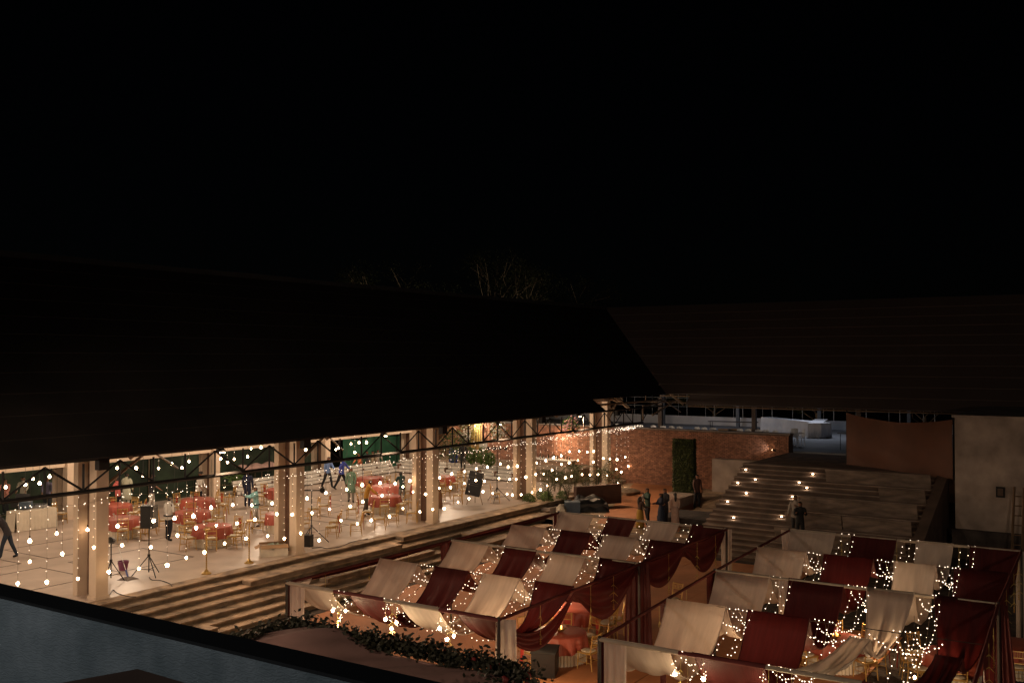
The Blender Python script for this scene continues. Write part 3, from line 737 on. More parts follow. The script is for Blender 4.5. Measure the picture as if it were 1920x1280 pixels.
def tree(loc, h, crown, label, nclump=60, leaves=170, size=.16, m=None, limbs=7, rz=0):
    t = thing('tree', label, 'tree', loc, rz)
    tk = MB(); tips = []
    base = Vector((0, 0, 0)); pts = [base, Vector((.15, .1, h*.22)), Vector((-.1, .1, h*.4))]
    r0 = h*.022
    tk.tube(pts[0], pts[1], r0*1.5, r0*1.1, 8); tk.tube(pts[1], pts[2], r0*1.1, r0*.9, 8)
    def grow(p, d, L, r, lev):
        q = p+d*L; tk.tube(p, q, r, r*.62, 5); tips.append(q)
        if lev == 0: return
        for _ in range(random.choice((2, 3))):
            nd = (d+Vector((random.gauss(0, .55), random.gauss(0, .55), random.gauss(.08, .3)))).normalized()
            grow(q, nd, L*random.uniform(.6, .85), r*.6, lev-1)
    for i in range(limbs):
        a = 6.283*i/limbs+random.random()*.5
        grow(pts[1].lerp(pts[2], random.uniform(.3, 1)), Vector((math.cos(a)*1.0, math.sin(a)*1.0, random.uniform(.4, 1.0))).normalized(), crown*.42, r0*.34, 3)
    tk.build('trunk', bark, t)
    mb = MB()
    random.shuffle(tips)
    for q in tips[:nclump]:
        leaf_cloud(mb, q, random.uniform(.5, 1.1)*crown*.12, leaves, size, .75)
    mb.build('crown', m or leaft, t)['kind'] = 'stuff'
    return t
tree((62.6, 46.8, -.45), 12.2, 12, 'large spreading tree behind the hall ridge, its bare limbs faintly lit', 420, 120, .10, limbs=12)
tree((66, 40.5, 0), 13, 7, 'smaller tree right of the large one behind the roof valley', 70, 110, .12)
for i, (x, y, h) in enumerate(((14, 47.5, 7), (22, 48, 6), (31, 48.5, 7), (40, 48, 7), (48, 46.6, 7))):
    tree((x, y, -.45), h, 3.2, f'{ORD[i]} dark garden tree from left behind the net fence', 40, 110, .14, leafd, 5)
for i, (px, py) in enumerate(((385, 925), (380, 915), (300, 930), (445, 925), (525, 915), (120, 945), (440, 940))):
    c = hz(px, py, -.4)
    if c.y < 41.5: c = Vector((hy(px, py, 42.0).x, 42.0, -.45))
    palm(c, 1.6, f'{ORD[i]} low palm in the bed behind the rear columns', 9, leafb, 'palms behind the rear columns')
# trees beyond far wing (seen dark through pipes)
for i, (x, y) in enumerate(((76, 30), (77, 22), (76, 14))):
    tree((x, y, 0), 7, 3.5, f'{ORD[i]} dark tree from left beyond the far terrace parapet', 36, 90, .16, leafd, 5)

# ---------------------------------------------------------------- banquet furniture
def chair_proto(sash):
    t = bpy.data.objects.new('banquet_chair', None); col.objects.link(t)
    for sx in (-1, 1):
        for sy in (-1, 1):
            if sx > 0: MB().tube((.19, sy*.19, .44), (.21, sy*.2, 0), .016, .013).build('leg', gold, t)
            else: MB().tube((-.19, sy*.18, .44), (-.24, sy*.18, 0), .016, .013).build('leg', gold, t)
    fr_ = MB()
    fr_.box((0, 0, .44), (.42, .42, .035)).build('seat_frame', gold, t)
    MB().blob((0, 0, 0), .2, .03, 14, 6).build('cushion', cushion, t, smooth='all').location = (.0, 0, .475)
    for sy in (-1, 1): MB().tube((-.19, sy*.185, .44), (-.27, sy*.19, .93), .016, .013).build('back_post', gold, t)
    for z, x in ((.90, -.266), (.74, -.24), (.60, -.217)): MB().tube((x, -.19, z), (x, .19, z), .013).build('back_rail', gold, t)
    b3 = MB()
    for k in range(6): b3.tube((-.241, -.14+.056*k, .74), (-.266, -.14+.056*k, .9), .008, n=4)
    b3.build('spindle', gold, t)
    b4 = MB()
    for sy in (-1, 1): b4.tube((.2, sy*.195, .2), (-.215, sy*.18, .2), .009, n=4)
    b4.tube((.2, -.195, .24), (.2, .195, .24), .009, n=4); b4.tube((-.215, -.18, .24), (-.215, .18, .24), .009, n=4)
    b4.build('stretcher', gold, t)
    if sash:
        MB().grid(lambda a, b: (-.285-.03*b-.01*math.sin(a*12), .05+(a-.5)*.16*(1-.3*b)+.03*b, .84-.62*b), 6, 8).build('sash', redsash, t, smooth='all')
    return t
ch_plain, ch_sash = chair_proto(False), chair_proto(True)
chair_used = {0: False, 1: False}
def place_chair(x, y, z, rz, label, group, sash):
    pr = ch_sash if sash else ch_plain
    if not chair_used[sash]: c = pr; chair_used[sash] = True
    else: c = copy_tree(pr)
    c.location = (x, y, z); c.rotation_euler = (0, 0, rz); tag(c, label, 'chair', group); return c
def cloth_top(r, top, drop, m, name, amp=.07, nf=13):
    ph = random.random()*6
    n = 96; mb = MB(); v = []; f = []
    prof = [(0, 0), (.5, 0), (.97, 0), (1.0, -.012), (1.015, -.06), (1.03, -.5), (1.05, -1)]
    for (rr, zz) in prof:
        for k in range(n):
            t = 2*math.pi*k/n; w_ = (-zz)*amp*(math.sin(nf*t+ph)+.4*math.sin(2.3*nf*t)); dd = drop*(1+.06*math.sin(4*t+ph))
            v.append(((rr+w_)*r*math.cos(t), (rr+w_)*r*math.sin(t), top+(zz*dd if zz < -.05 else zz)))
    for i in range(len(prof)-1):
        for k in range(n): f.append((i*n+k, i*n+(k+1) % n, (i+1)*n+(k+1) % n, (i+1)*n+k))
    return mb.add(v, f)
def skirt(r, h):
    return MB().grid(lambda a, b: ((r+.02*math.sin(a*6.28318*46)*(1.1-b)+.03*(1-b))*math.cos(a*6.28318), (r+.02*math.sin(a*6.28318*46)*(1.1-b)+.03*(1-b))*math.sin(a*6.28318), .012+(h-.012)*b), 276, 3)
SIDES = ['far', 'far-left', 'left', 'near-left', 'near', 'near-right', 'right', 'far-right']
proto_tab = None
def banquet(px, py, z, desc, chairs, m=redcloth, sashes=(), r=.68, group='round banquet tables', plates=True, candle=False):
    c = hz(px, py, z)
    t = thing('round_table', f'round banquet table with white pleated skirt, {desc}', 'table', c, 0, group)
    MB().lathe([(r, .71), (r, .745)], n=32).build('tabletop', ply, t)
    for a in range(4): MB().tube((.4*math.cos(a*1.57+.7), .4*math.sin(a*1.57+.7), .71), (.46*math.cos(a*1.57+.7), .46*math.sin(a*1.57+.7), 0), .02).build('leg', steel, t)
    skirt(r-.02, .70).build('pleated_skirt', skirtm, t, smooth='all')
    o = cloth_top(r+.02, .752, .42, m, 'cloth').build('tablecloth', m, smooth='all', loc=c)
    tag(o, f'red satin cloth on the table {desc}', 'tablecloth', 'red tablecloths')
    if plates:
        for q in range(4):
            a = 1.57*q+.3
            g_ = MB().lathe([(.03, 0), (.006, .01), (.006, .07), (.035, .1), (.03, .15)], n=7).build('wine_glass', mat('glass_sheen', (.7, .65, .6), .1), loc=(c.x+.38*math.cos(a), c.y+.38*math.sin(a), z+.757))
            tag(g_, f'{("first", "second", "third", "fourth")[q]} wine glass on the table {desc}', 'glass', 'wine glasses on the tables')
    if candle:
        k = thing('candle_bowl', f'glass bowl with lit candles on the table {desc}', 'candle bowl', (c.x, c.y, z+.757))
        MB().lathe([(.06, 0), (.14, .05), (.15, .08)], n=12).build('bowl', brass, k)
        for q in range(3):
            a = 2.1*q; MB().blob((.07*math.cos(a), .07*math.sin(a), .11), .018, .03, 6, 4).build('flame', mat('candle_flame', (1, .6, .2), emit=(1, .5, .12), estr=7), k)
    view = math.atan2(c.y, c.x)
    for s_ in chairs:
        ang = view + s_*math.pi/4 + random.uniform(-.1, .1); rr = r+.34+random.uniform(-.03, .08)
        sh = (1 if s_ in sashes else 0)
        place_chair(c.x+rr*math.cos(ang), c.y+rr*math.sin(ang), z, ang+math.pi+random.uniform(-.15, .15),
                    f'gold {"red-sashed " if sh else ""}chair, {SIDES[s_ % 8]} of the table {desc}', 'gold banquet chairs', sh)
banquet(228, 1006, 0, 'just right of the first column', (0, 1, 4, 5, 6, 7), sashes=(0, 7))
banquet(214, 978, 0, 'behind the one beside the first column', (0, 5, 6, 7), sashes=(0, 6))
banquet(360, 992, 0, 'behind the front one in the second bay', (2, 4, 5, 6, 0), sashes=(6,))
banquet(371, 966, 0, 'farthest back in the second bay', (0, 1, 2, 6, 7), sashes=(0, 1, 7))
banquet(398, 1022, 0, 'nearest the steps in the second bay', (3, 4, 5, 6, 1, 7), sashes=(7,))
banquet(531, 996, 0, 'half hidden by the second column', (2, 1, 5), sashes=(2,))
banquet(528, 945, 0, 'far back left of the second column', (2, 0, 1), sashes=(1,))
banquet(694, 921, 0, 'farthest back in the third bay', (0, 1, 5, 6), sashes=(1,))
banquet(724, 938, 0, 'with pink sheen in the third bay', (0, 1, 2, 7, 6), pinkcloth, sashes=(0,))
banquet(722, 960, 0, 'nearest the steps in the third bay', (4, 5, 6, 2), sashes=())
banquet(828, 919, 0, 'farthest back right of the third column', (1, 4, 5, 6, 7), sashes=(1,))
banquet(797, 937, 0, 'mostly hidden behind the third column', (4, 5, 6), sashes=())
banquet(1050, 1236, -1, 'at the right corner of the left canopy', (0, 1, 3, 5, 6, 7), sashes=(0, 3, 7), group='round tables under the canopies', candle=True, plates=False)
banquet(1088, 1185, -1, 'behind the corner one of the left canopy', (0, 1, 2, 6, 5), sashes=(1, 6), group='round tables under the canopies', plates=False)
banquet(1567, 1250, -1, 'at the middle of the right canopy', (0, 2, 3, 5, 6, 7), sashes=(0, 6), group='round tables under the canopies', candle=True, plates=False)
banquet(1790, 1279, -1, 'at the right of the right canopy', (1, 2, 3, 4, 7, 0), sashes=(2, 0), group='round tables under the canopies', candle=True, plates=False)
banquet(1905, 1262, -1, 'at the far right frame edge', (2, 3, 1, 4), sashes=(3,), group='round tables under the canopies', plates=False)
# loose chairs in the hall
left_face = YAW+math.pi/2
for i, (px, py, rz, sh, lab) in enumerate((
    (622, 1008, left_face, 1, 'gold red-sashed chair alone near the steps right of the second column'),
    (628, 998, left_face, 0, 'gold chair just behind the red-sashed one near the second column'),
    (667, 1003, left_face+.2, 1, 'gold red-sashed chair nearest the steps in the third bay'),
    (690, 978, left_face, 0, 'gold chair behind the orange-shirted man, left of the group'),
    (712, 992, left_face+.1, 0, 'gold chair in the middle of the loose row by the steps'),
    (736, 985, left_face-.1, 0, 'gold chair second from the third column in the loose row'),
    (772, 980, left_face, 0, 'gold chair right against the third column'),
    (660, 972, left_face, 1, 'gold red-sashed chair in front of the green-shirted man'),
    (588, 972, left_face+.5, 0, 'left gold chair of two right of the second column'),
    (608, 966, left_face, 1, 'right gold chair of two right of the second column'),
    (929, 942, left_face+math.pi, 0, 'gold chair beside the tripod near the chalkboard'),
    (398, 905+48, left_face, 0, 'gold chair before the rear column in the second bay'),
    (113, 982, left_face+math.pi, 0, 'gold chair at the right end of the music table'),
    (430, 948, left_face, 0, 'gold chair by the plants left of the blue-shirted man'),
    (858, 945, left_face, 0, 'gold chair right of the woman in the brown sari'),
    (872, 935, left_face+.4, 0, 'gold chair behind the woman in the brown sari'))):
    c = hz(px, py, 0); place_chair(c.x, c.y, 0, rz, lab, 'gold banquet chairs', sh)
for i, (px, py, rz, sh, lab) in enumerate((
    (1262, 1150, 2.9, 0, 'gold chair alone between the canopies, back half hidden'),
    (1190, 1175, 1.2, 1, 'gold chair right of the left canopy tables'),
    (1140, 1195, 1.8, 0, 'gold chair standing right behind the corner table'),
    (1500, 1215, 3.3, 0, 'gold chair left of the middle table in the right canopy'))):
    c = hz(px, py, -1); place_chair(c.x, c.y, -1, rz, lab, 'gold banquet chairs', sh)

# music table
skirted_table(hz(30, 998, 0), hz(107, 987, 0), .75, .8, 'music_table', 'music table with pleated ivory skirt left of the first column', skirtm)
c = hz(38, 950, .82); o = thing('gold_case', 'open case with golden lining on the music table', 'case', c, YAW-math.pi/2)
MB().box((0, 0, .12), (.6, .4, .24)).build('case_body', blackp, o); MB().box((0, 0, .25), (.5, .32, .03)).build('lining', brass, o); MB().box((0, .2, .38), (.6, .03, .3), rx=-.3).build('case_lid', blackp, o)
o = thing('blue_grey_box', 'blue-grey box beside the golden case on the music table', 'box', hz(48, 953, .82), YAW-math.pi/2)
MB().box((0, 0, .14), (.42, .35, .28)).build('body', mat('blue_grey_paint', (.2, .26, .3)), o); MB().box((0, 0, .29), (.43, .36, .015)).build('lid', mat('pale_lid', (.2, .2, .2)), o)
o = thing('mixer', 'flat grey sound mixer in the middle of the music table', 'mixer', hz(72, 950, .82), YAW-math.pi/2)
MB().box((0, 0, .05), (.6, .4, .1), rx=.1).build('body', mat('mixer_grey', (.3, .3, .3), .5), o)
for k in range(8): MB().box((-.25+.07*k, 0, .11), (.02, .2, .02), rx=.1).build('slider', blackp, o)
# rear visitors' bench, bucket, box, mop
o = thing('bucket', 'purple plastic bucket with handle on the hall floor', 'bucket', hz(231, 1068, 0))
MB().lathe([(.13, 0), (.18, .3), (.19, .3), (.165, .29), (.12, .02)], n=18).build('shell', mat('purple_plastic', (.22, .06, .13), .45), o, smooth=True)
MB().path([(.18*math.cos(t), .18*math.sin(t)*.9, .29-.12*math.sin(t)) for t in np.linspace(0, math.pi, 9)], .006).build('handle', steel, o)
o = thing('mop', 'mop with blue collar lying on the floor beside the bucket', 'mop', hz(240, 1085, 0))
a = hz(222, 1052, 0)-hz(240, 1085, 0); MB().tube((0, 0, .06), (a.x, a.y, .5), .012).build('handle', white, o); MB().lathe([(.28, 0), (.2, .04), (.03, .07)], n=14, amp=lambda t, z: .3*math.sin(5*t)).build('mop_head', mat('grey_mop', (.25, .2, .17), .9), o); MB().tube((0, 0, .05), (a.x*.2, a.y*.2, .16), .03).build('collar', mat('blue_plastic', (.02, .05, .2)), o)
o = thing('open_carton', 'open white carton with brown flaps left of the second column', 'carton', hz(513, 1040, 0), YAW-math.pi/2+.35)
for a in (((0, -.25, .17), (.95, .01, .34)), ((0, .25, .17), (.95, .01, .34)), ((-.47, 0, .17), (.01, .5, .34)), ((.47, 0, .17), (.01, .5, .34))): MB().box(*a).build('side', box_white, o)
MB().box((0, -.33, .36), (.95, .2, .01), rx=.5).build('flap', box_card, o); MB().box((0, .33, .38), (.95, .2, .01), rx=-.6).build('flap', box_card, o); MB().box((-.56, 0, .33), (.2, .5, .01), ry=-.4).build('flap', box_card, o)
mb = MB(); leaf_cloud(mb, (0, 0, .28), .3, 120, .09, .5); mb.build('packing', mat('plastic_packing', (.4, .5, .42), .4), o)['kind'] = 'stuff'
o = box_thing('floor_speaker', 578, 1024, 0, (.25, .3, .42), blackp, 'small black floor box at the foot of the second column', 'box', .2); o = box_thing('floor_speaker', 817, 972, 0, (.2, .2, .55), blackp, 'small black box at the foot of the third column', 'box', .2)

def tripod(t, h, r=.5, rz=0):
    MB().tube((0, 0, .12), (0, 0, h), .02).build('pole', blackp, t)
    MB().tube((0, 0, .62), (0, 0, .7), .045).build('collar', blackp, t)
    for k in range(3):
        a = rz+2.094*k
        MB().tube((0, 0, .66), (r*math.cos(a), r*math.sin(a), .015), .016).build('leg', blackp, t)
        MB().tube((0, 0, .2), (r*.62*math.cos(a), r*.62*math.sin(a), .24), .01).build('strut', blackp, t)
t = thing('speaker_stand', 'black tripod speaker stand on the hall floor near the bucket', 'stand', hz(279, 1079, 0)); tripod(t, 1.55, .52, .3)
L0 = t.location
t = thing('loudspeaker', 'large black loudspeaker mounted on the tripod stand', 'speaker', (L0.x, L0.y, 1.55), YAW+math.pi-.1)
MB().box((0, 0, .36), (.38, .42, .72)).build('cabinet', blackp, t); MB().box((.196, 0, .36), (.012, .38, .66)).build('grille', grille, t); MB().box((-.19, 0, .66), (.03, .2, .03)).build('handle', steel, t)
for i, (px, py, h, lab, heads) in enumerate(((584, 1018, 2.0, 'black tripod lighting stand right of the second column', 2), (932, 940, 2.6, 'tall tripod stand with black crossbar of lamps by the fourth column', 4), (208, 1090, 1.3, 'low black tripod partly hidden behind the first column', 1))):
    t = thing('lighting_stand', lab, 'stand', hz(px, py, 0), YAW); tripod(t, h, .65 if i < 2 else .4, .8)
    if heads > 1: MB().tube((0, -.5, h), (0, .5, h), .025).build('crossbar', blackp, t)
    for k in range(heads):
        y = 0 if heads == 1 else -.42+.84*k/(heads-1)
        MB().tube((-.1, y, h+.02), (.1, y, h-.03), .1 if heads < 4 else .08, n=12).build('lamp_head', blackp, t)
# easel with board
t = thing('easel_board', 'dark chalkboard tilted on a wooden easel near the fourth column', 'board', hz(890, 945, 0), YAW-math.pi/2)
eb = MB().box((0, 0, .98), (.72, .04, 1.15), ry=.22, rx=-.15).build('board', slate, t)
for k in range(7): MB().box((-.02+.0*k, -.03, 1.3-.1*k), (.42-.04*(k % 3), .008, .018), ry=.22, rx=-.15).build('chalk_line', mat('faint_chalk', (.12, .12, .13), .9), t)
for a in (((-.25, -.02, .5), (-.38, -.15, 0)), ((.25, -.02, .5), (.38, -.15, 0)), ((0, .05, 1.2), (0, .55, 0))): MB().tube(*a, .018).build('leg', mat('easel_wood', (.25, .15, .08), .7), t)
# brass posts
for i, (px, py) in enumerate(((387, 1075), (467, 1055))):
    t = thing('brass_stand', f'{"left" if i == 0 else "right"} turned brass floor stand near the hall edge', 'stand', hz(px, py, 0), 0, 'brass floor stands')
    MB().lathe([(.16, 0), (.16, .03), (.07, .08), (.04, .14)], n=14).build('base', brass, t)
    pr = []
    for k in range(20): z = .14+.062*k; pr += [(.018, z), (.034, z+.02), (.018, z+.04)]
    MB().lathe(pr, n=8).build('turned_post', brass, t); MB().lathe([(.03, 1.38), (.11, 1.43), (.12, 1.46)], n=12).build('cup', brass, t)
# cables
def cable(pts, label, r=.012, z=.012):
    P = [Vector((*hz(a, b, 0).xy, z)) for a, b in pts]; Q = []
    for i in range(len(P)-1):
        a = P[max(0, i-1)]; b = P[i]; c = P[i+1]; d = P[min(len(P)-1, i+2)]
        for k in range(6):
            t = k/6; Q.append(.5*((2*b)+(c-a)*t+(2*a-5*b+4*c-d)*t*t+(3*b-a-3*c+d)*t**3))
    Q.append(P[-1]); o = MB().path(Q, r, 5).build('power_cable', blackp); tag(o, label, 'cable', 'cables on the hall floor')
cable([(280, 1082), (285, 1087), (300, 1088), (318, 1094), (323, 1100)], 'black cable from the speaker stand to the floor edge')
cable([(178, 1122), (190, 1118), (205, 1115), (212, 1106), (220, 1112), (240, 1118), (255, 1119)], 'tangled black cable around the foot of the first column')
cable([(585, 1028), (600, 1026), (615, 1028), (640, 1024), (660, 1016), (690, 1010)], 'black cable along the hall edge right of the second column')

# small stage awning seen in the back garden
t = thing('pink_awning', 'pale pink fabric awning on a post beyond the rear columns', 'awning', hy(500, 880, 43.0))
MB().grid(lambda a, b: ((a-.5)*3.2, b*.9, .35*math.sin(b*2.6)+.06*math.sin(a*20)-.02), 26, 8).build('fabric', mat('pink_fabric', (.6, .36, .32), .7), t, smooth='all'); MB().tube((0, .4, .2), (0, .4, -3.2), .03).build('post', tansteel, t)

# ---------------------------------------------------------------- hanging light strands
def star_mesh():
    mb = MB()
    for k in range(5):
        a = k*1.2566; mb.octa((0, .045*math.cos(a), .045*math.sin(a)), .029)
        mb.octa((.036*math.cos(a+.6), .036*math.sin(a+.6), .012*math.sin(3*a)), .026)
    mb.octa((0, 0, 0), .045)
    return mb.mesh('star_cluster', bulbm)
star_me = star_mesh()
bulb_me = MB().lathe([(.012, .085), (.02, .07), (.05, .03), (.062, -.01), (.045, -.05), (.01, -.068)], n=10).mesh('bulb', bulbm)
cap_me = MB().lathe([(.02, 0), (.022, .05), (.01, .07)], n=6).mesh('socket', blackp)
strands = []
def strand(px, py, y, ztop, kind, grp):
    p = hy(px, py, y); strands.append((p.x, p, ztop, kind, grp))
c1s = [(210,950),(330,1095),(440,895),(550,1070),(663,850),(768,1022),(862,835),(982,998),(1065,848),(1180,975),(1315,923),(1443,885),(1385,712),(1253,765),(1085,662),(125,1105)]
c1b = [(210,805),(400,752),(618,725),(830,700),(1232,645),(1365,628),(1490,570)]
c1u = [(40,425),(178,405),(232,365),(280,398),(350,350),(828,290),(960,292),(1010,345),(1120,292),(1213,262),(1285,288),(1335,245)]
c2s = [(68,790),(125,960),(210,770),(268,897),(355,755),(420,862),(572,845),(690,862),(745,693),(805,825),(885,683),(935,875),(1010,655),(1090,735),(1205,758),(1155,635),(1303,733),(1380,560),(1432,708),(482,728),(636,690)]
c2b = [(48,705),(325,625),(460,628),(603,615),(728,597),(850,580),(983,540),(1130,517),(1240,485),(1243,603),(1365,472),(1472,475)]
c2u = [(17,318),(240,300),(288,325),(335,303),(430,285),(840,235),(1053,235),(1073,222),(1160,195),(1187,255),(1217,185),(1270,185),(455,228),(525,220)]
c3s = [(70,805),(237,735),(237,908),(318,775),(418,793),(372,935),(130,972),(475,915),(567,908),(678,857),(618,740),(528,745),(728,707),(765,828),(877,773),(888,690),(820,683),(955,787),(1005,668),(1070,792),(1113,800),(1183,797),(1090,675),(1143,675),(1270,780),(1220,657),(1300,635),(1363,633),(1337,758),(1393,725),(1467,675)]
c3b = [(293,687),(425,670),(530,662),(627,632),(729,613),(825,590),(913,577),(1017,552),(1078,577),(1152,570),(1220,550),(1305,545),(1380,525),(1430,602)]
c4s = [(57,845),(187,760),(150,688),(258,747),(305,735),(225,640),(390,722),(453,725),(518,720),(480,622),(592,727),(560,593),(357,610),(287,628),(613,597),(670,602),(665,680),(703,702),(760,655),(735,582),(823,628),(877,600),(807,518),(850,503)]
c4b = [(483,537),(432,542),(367,537),(288,538),(163,588),(223,572),(557,530),(615,532),(672,515),(740,493),(775,485),(828,465),(880,430)]
for lst, ox, oy, sc_, kind in ((c1s, 0, 800, 3.765, 'star'), (c2s, 350, 780, 3.765, 'star'), (c3s, 700, 740, 4.267, 'star'), (c4s, 1000, 720, 4.267, 'star'),
                               (c1b, 0, 800, 3.765, 'bulb'), (c2b, 350, 780, 3.765, 'bulb'), (c3b, 700, 740, 4.267, 'bulb'), (c4b, 1000, 720, 4.267, 'bulb'),
                               (c1u, 0, 800, 3.765, 'up'), (c2u, 350, 780, 3.765, 'up')):
    for a, b in lst:
        px, py = ox+a/sc_, oy+b/sc_
        if kind == 'star': strand(px, py, random.uniform(25.12, 25.6), 3.2, 'star', 'star-ended')
        elif kind == 'bulb': strand(px, py, random.uniform(26.5, 27.3), 3.6, 'bulb', 'round-bulb')
        else: strand(px, py, random.uniform(31.5, 33), 4.3, random.choice(('star', 'bulb')), 'short ceiling')
strands.sort(key=lambda s_: (s_[4], s_[0]))
bays = {}
for (x, p, ztop, kind, grp) in strands:
    k = sum(1 for q in PX if q < x)-1        # column index left of it (0 = off-frame column)
    bay = ['left of the first column', 'between first and second columns', 'between second and third columns', 'between third and fourth columns', 'between fourth and fifth columns', 'right of the fifth column'][max(0, min(5, k))]
    key = (grp, bay); bays[key] = bays.get(key, 0)+1; n_ = bays[key]-1
    t = thing('light_strand', f'{ORD[n_]} {grp} hanging light strand from left, {bay}', 'light strand', p, 0, f'{grp} light strands')
    L = ztop-p.z
    MB().tube((0, 0, .06), (0, 0, L), .0042 if kind == 'star' else .006, n=3, cap=False).build('wire', wirem if kind == 'star' else blackp, t)
    o = bpy.data.objects.new('star_cluster' if kind == 'star' else 'bulb', star_me if kind == 'star' else bulb_me); col.objects.link(o); o.parent = t
    sc_ = random.uniform(.68, .98); o.rotation_euler = (random.uniform(-.5, .5), 0, random.random()*6); o.scale = (sc_,)*3
    if kind == 'bulb' and grp != 'star-ended':
        o.rotation_euler = (0, 0, 0); q = bpy.data.objects.new('socket', cap_me); col.objects.link(q); q.parent = t; q.location = (0, 0, .08)
    if kind == 'star':
        mb = MB(); z = .3
        while z < L-.05:
            mb.octa((random.uniform(-.02, .02), random.uniform(-.02, .02), z), random.uniform(.010, .0145)); z += random.uniform(.2, .36)
        mb.build('fairy_beads', beadm, t)['kind'] = 'stuff'
# garlands under the truss chord
for i in range(6):
    x0 = 10+7.95*i; x1 = min(52.0, x0+7.9); mb = MB(); pts = []
    for k in range(60):
        f = k/59; x = x0+(x1-x0)*f; z = 3.13-.10*math.sin(f*math.pi*3)**2-(.10 if i < 4 else .02)
        pts.append(Vector((x, 25.15+.1*math.sin(f*9), z)))
        if i >= 3 or random.random() < .75: mb.octa((x+random.uniform(-.08, .08), 25.15+random.uniform(-.15, .15), z+random.uniform(-.08, .06)), .0155)
        if i >= 4: mb.octa((x+random.uniform(-.1, .1), 25.2+random.uniform(-.3, .3), z+random.uniform(-.12, .05)), .015)
    t = thing('light_garland', f'{ORD[i]} fairy light garland from left strung under the dark eave truss', 'garland', group='garlands under the truss')
    MB().path(pts, .004, 3).build('wire', wirem, t); mb.build('fairy_beads', beadm, t)['kind'] = 'stuff'

# ---------------------------------------------------------------- canopies
def canopy(FL, ML, BL, w_dir, width, zc, side, z0=-1.0):
    """FL, ML, BL: left corner posts front, middle, back; returns a function P(a along, b across)"""
    FL, ML, BL = Vector(FL), Vector(ML), Vector(BL); wd = Vector(w_dir).normalized()
    def P(a, b):   # a in 0..2 (bays), b in metres across
        base = FL.lerp(ML, a) if a <= 1 else ML.lerp(BL, a-1)
        return Vector((base.x+wd.x*b, base.y+wd.y*b, zc))
    t = thing('canopy_frame', f'rectangular pole frame of the {side} draped canopy', 'canopy frame')
    mw = mat('maroon_wrap', (.13, .02, .018), .7); cw = mat('cream_wrap', (.40, .33, .25), .7); pole = mat('scaffold_pole', (.05, .04, .035), .5, .3)
    for a in (0, 1, 2):
        for b in (0, width):
            p = P(a, b); MB().tube((p.x, p.y, z0), (p.x, p.y, zc+.06), .035, n=8).build('post', pole, t)
    for b in (0, width):
        for a in (0, 1): MB().tube(P(a, b), P(a+1, b), .036, n=6).build('side_rail', mw, t)
    for a in (0, 1, 2):
        n = 8
        for k in range(n):
            q0 = P(a, width*k/n)+Vector((0, 0, .002)); q1 = P(a, width*(k+1)/n)+Vector((0, 0, .002)); MB().tube(q0, q1, .04+.005*(k % 2), n=8).build('wrapped_rail', (mw if (k//2) % 2 else cw) if a == 0 else cw, t)
    for a in (.5, 1.5): MB().tube(P(a, 0), P(a, width), .008, n=4).build('cross_wire', pole, t)
    return P, t
def strip(P, b0, b1, m, sag, label, gather=None, prof=None, group='fabric strips of the canopies'):
    """cloth strip in four spans; gather: {span: (width factor, extra sag)}"""
    NU, NV = 64, 26; ph = random.random()*6
    def fn(u, v):
        a = u*2; span = min(3, int(u*4)); f = u*4-span
        w_ = 1; ex = 0
        s_ = math.sin(math.pi*f)
        if gather and span in gather:
            gw, gs = gather[span]; w_ = 1-(1-gw)*s_**1.2; ex = gs
        mid = (b0+b1)/2; dz = 0
        if prof:
            aa = [q[0] for q in prof]; pw = np.interp(a, aa, [q[1] for q in prof]); mid += np.interp(a, aa, [q[2] for q in prof]); dz = np.interp(a, aa, [q[3] for q in prof]); w_ *= pw
            b0_, b1_ = mid-(b1-b0)/2, mid+(b1-b0)/2
        else: b0_, b1_ = b0, b1
        b = mid+(b0_-mid if v < .5 else b1_-mid)*abs(2*v-1)*w_*(1-.10*s_)
        p = P(a, b)
        z = p.z+.055+dz-(sag[span]+ex)*(1-abs(2*f-1)**2.5)
        z += .085*(abs(math.sin(v*7+ph+.8*math.sin(u*9)))-.6)*s_+.02*math.sin(v*23+u*25+ph)*s_*(1/w_)+.03*math.sin(u*50+ph)*math.sin(v*5)*s_ - .04*s_*(2*v-1)**2*(-1)
        return (p.x, p.y, z)
    o = MB().grid(fn, NU, NV).build('fabric_strip', m, smooth='all'); tag(o, label, 'fabric strip', group)
    for e_ in (0, 1):
        pts = [Vector(fn(k/NU, e_)) for k in range(NU+1)]
        MB().path(pts, .013, 4).build('hem', m, o)
    return o
def drape(p, wdir, w_top, w_bot, h, m, label, folds=6, amp=.035, flare=0, z_top=None, off=0, group='curtains on the canopy posts'):
    d = Vector(wdir).normalized(); n_ = Vector((-d.y, d.x, 0)); p = Vector(p)
    def fn(a, b):
        w_ = w_top+(w_bot-w_top)*b
        q = p+d*(off+(a-.5)*w_+flare*b)+n_*(amp*math.sin(a*folds*6.283)*(.4+.6*b)+.05)
        return (q.x, q.y, p.z-h*b)
    o = MB().grid(fn, folds*8, 10).build('post_curtain', m, smooth='all'); tag(o, label, 'curtain', group); return o
def swag(p0, p1, top_sag, bot, m, label, folds=5, power=1.0, group='swags on the canopy sides'):
    p0 = Vector(p0); p1 = Vector(p1); d = (p1-p0).normalized(); n_ = Vector((-d.y, d.x, 0))
    def fn(a, b):
        s_ = math.sin(math.pi*a)**power; q = p0.lerp(p1, a)+n_*(.06+.06*math.sin(b*folds*3.1)*s_)
        z = q.z-.05-top_sag*s_-b*(bot*s_+(.10 if bot > .1 else .02))
        return (q.x, q.y, z)
    o = MB().grid(fn, 26, 14).build('side_swag', m, smooth='all'); tag(o, label, 'swag', group); return o
ZC = 1.6
def cs(px, py): p = hz(px, py, ZC); return (p.x, p.y, 0)
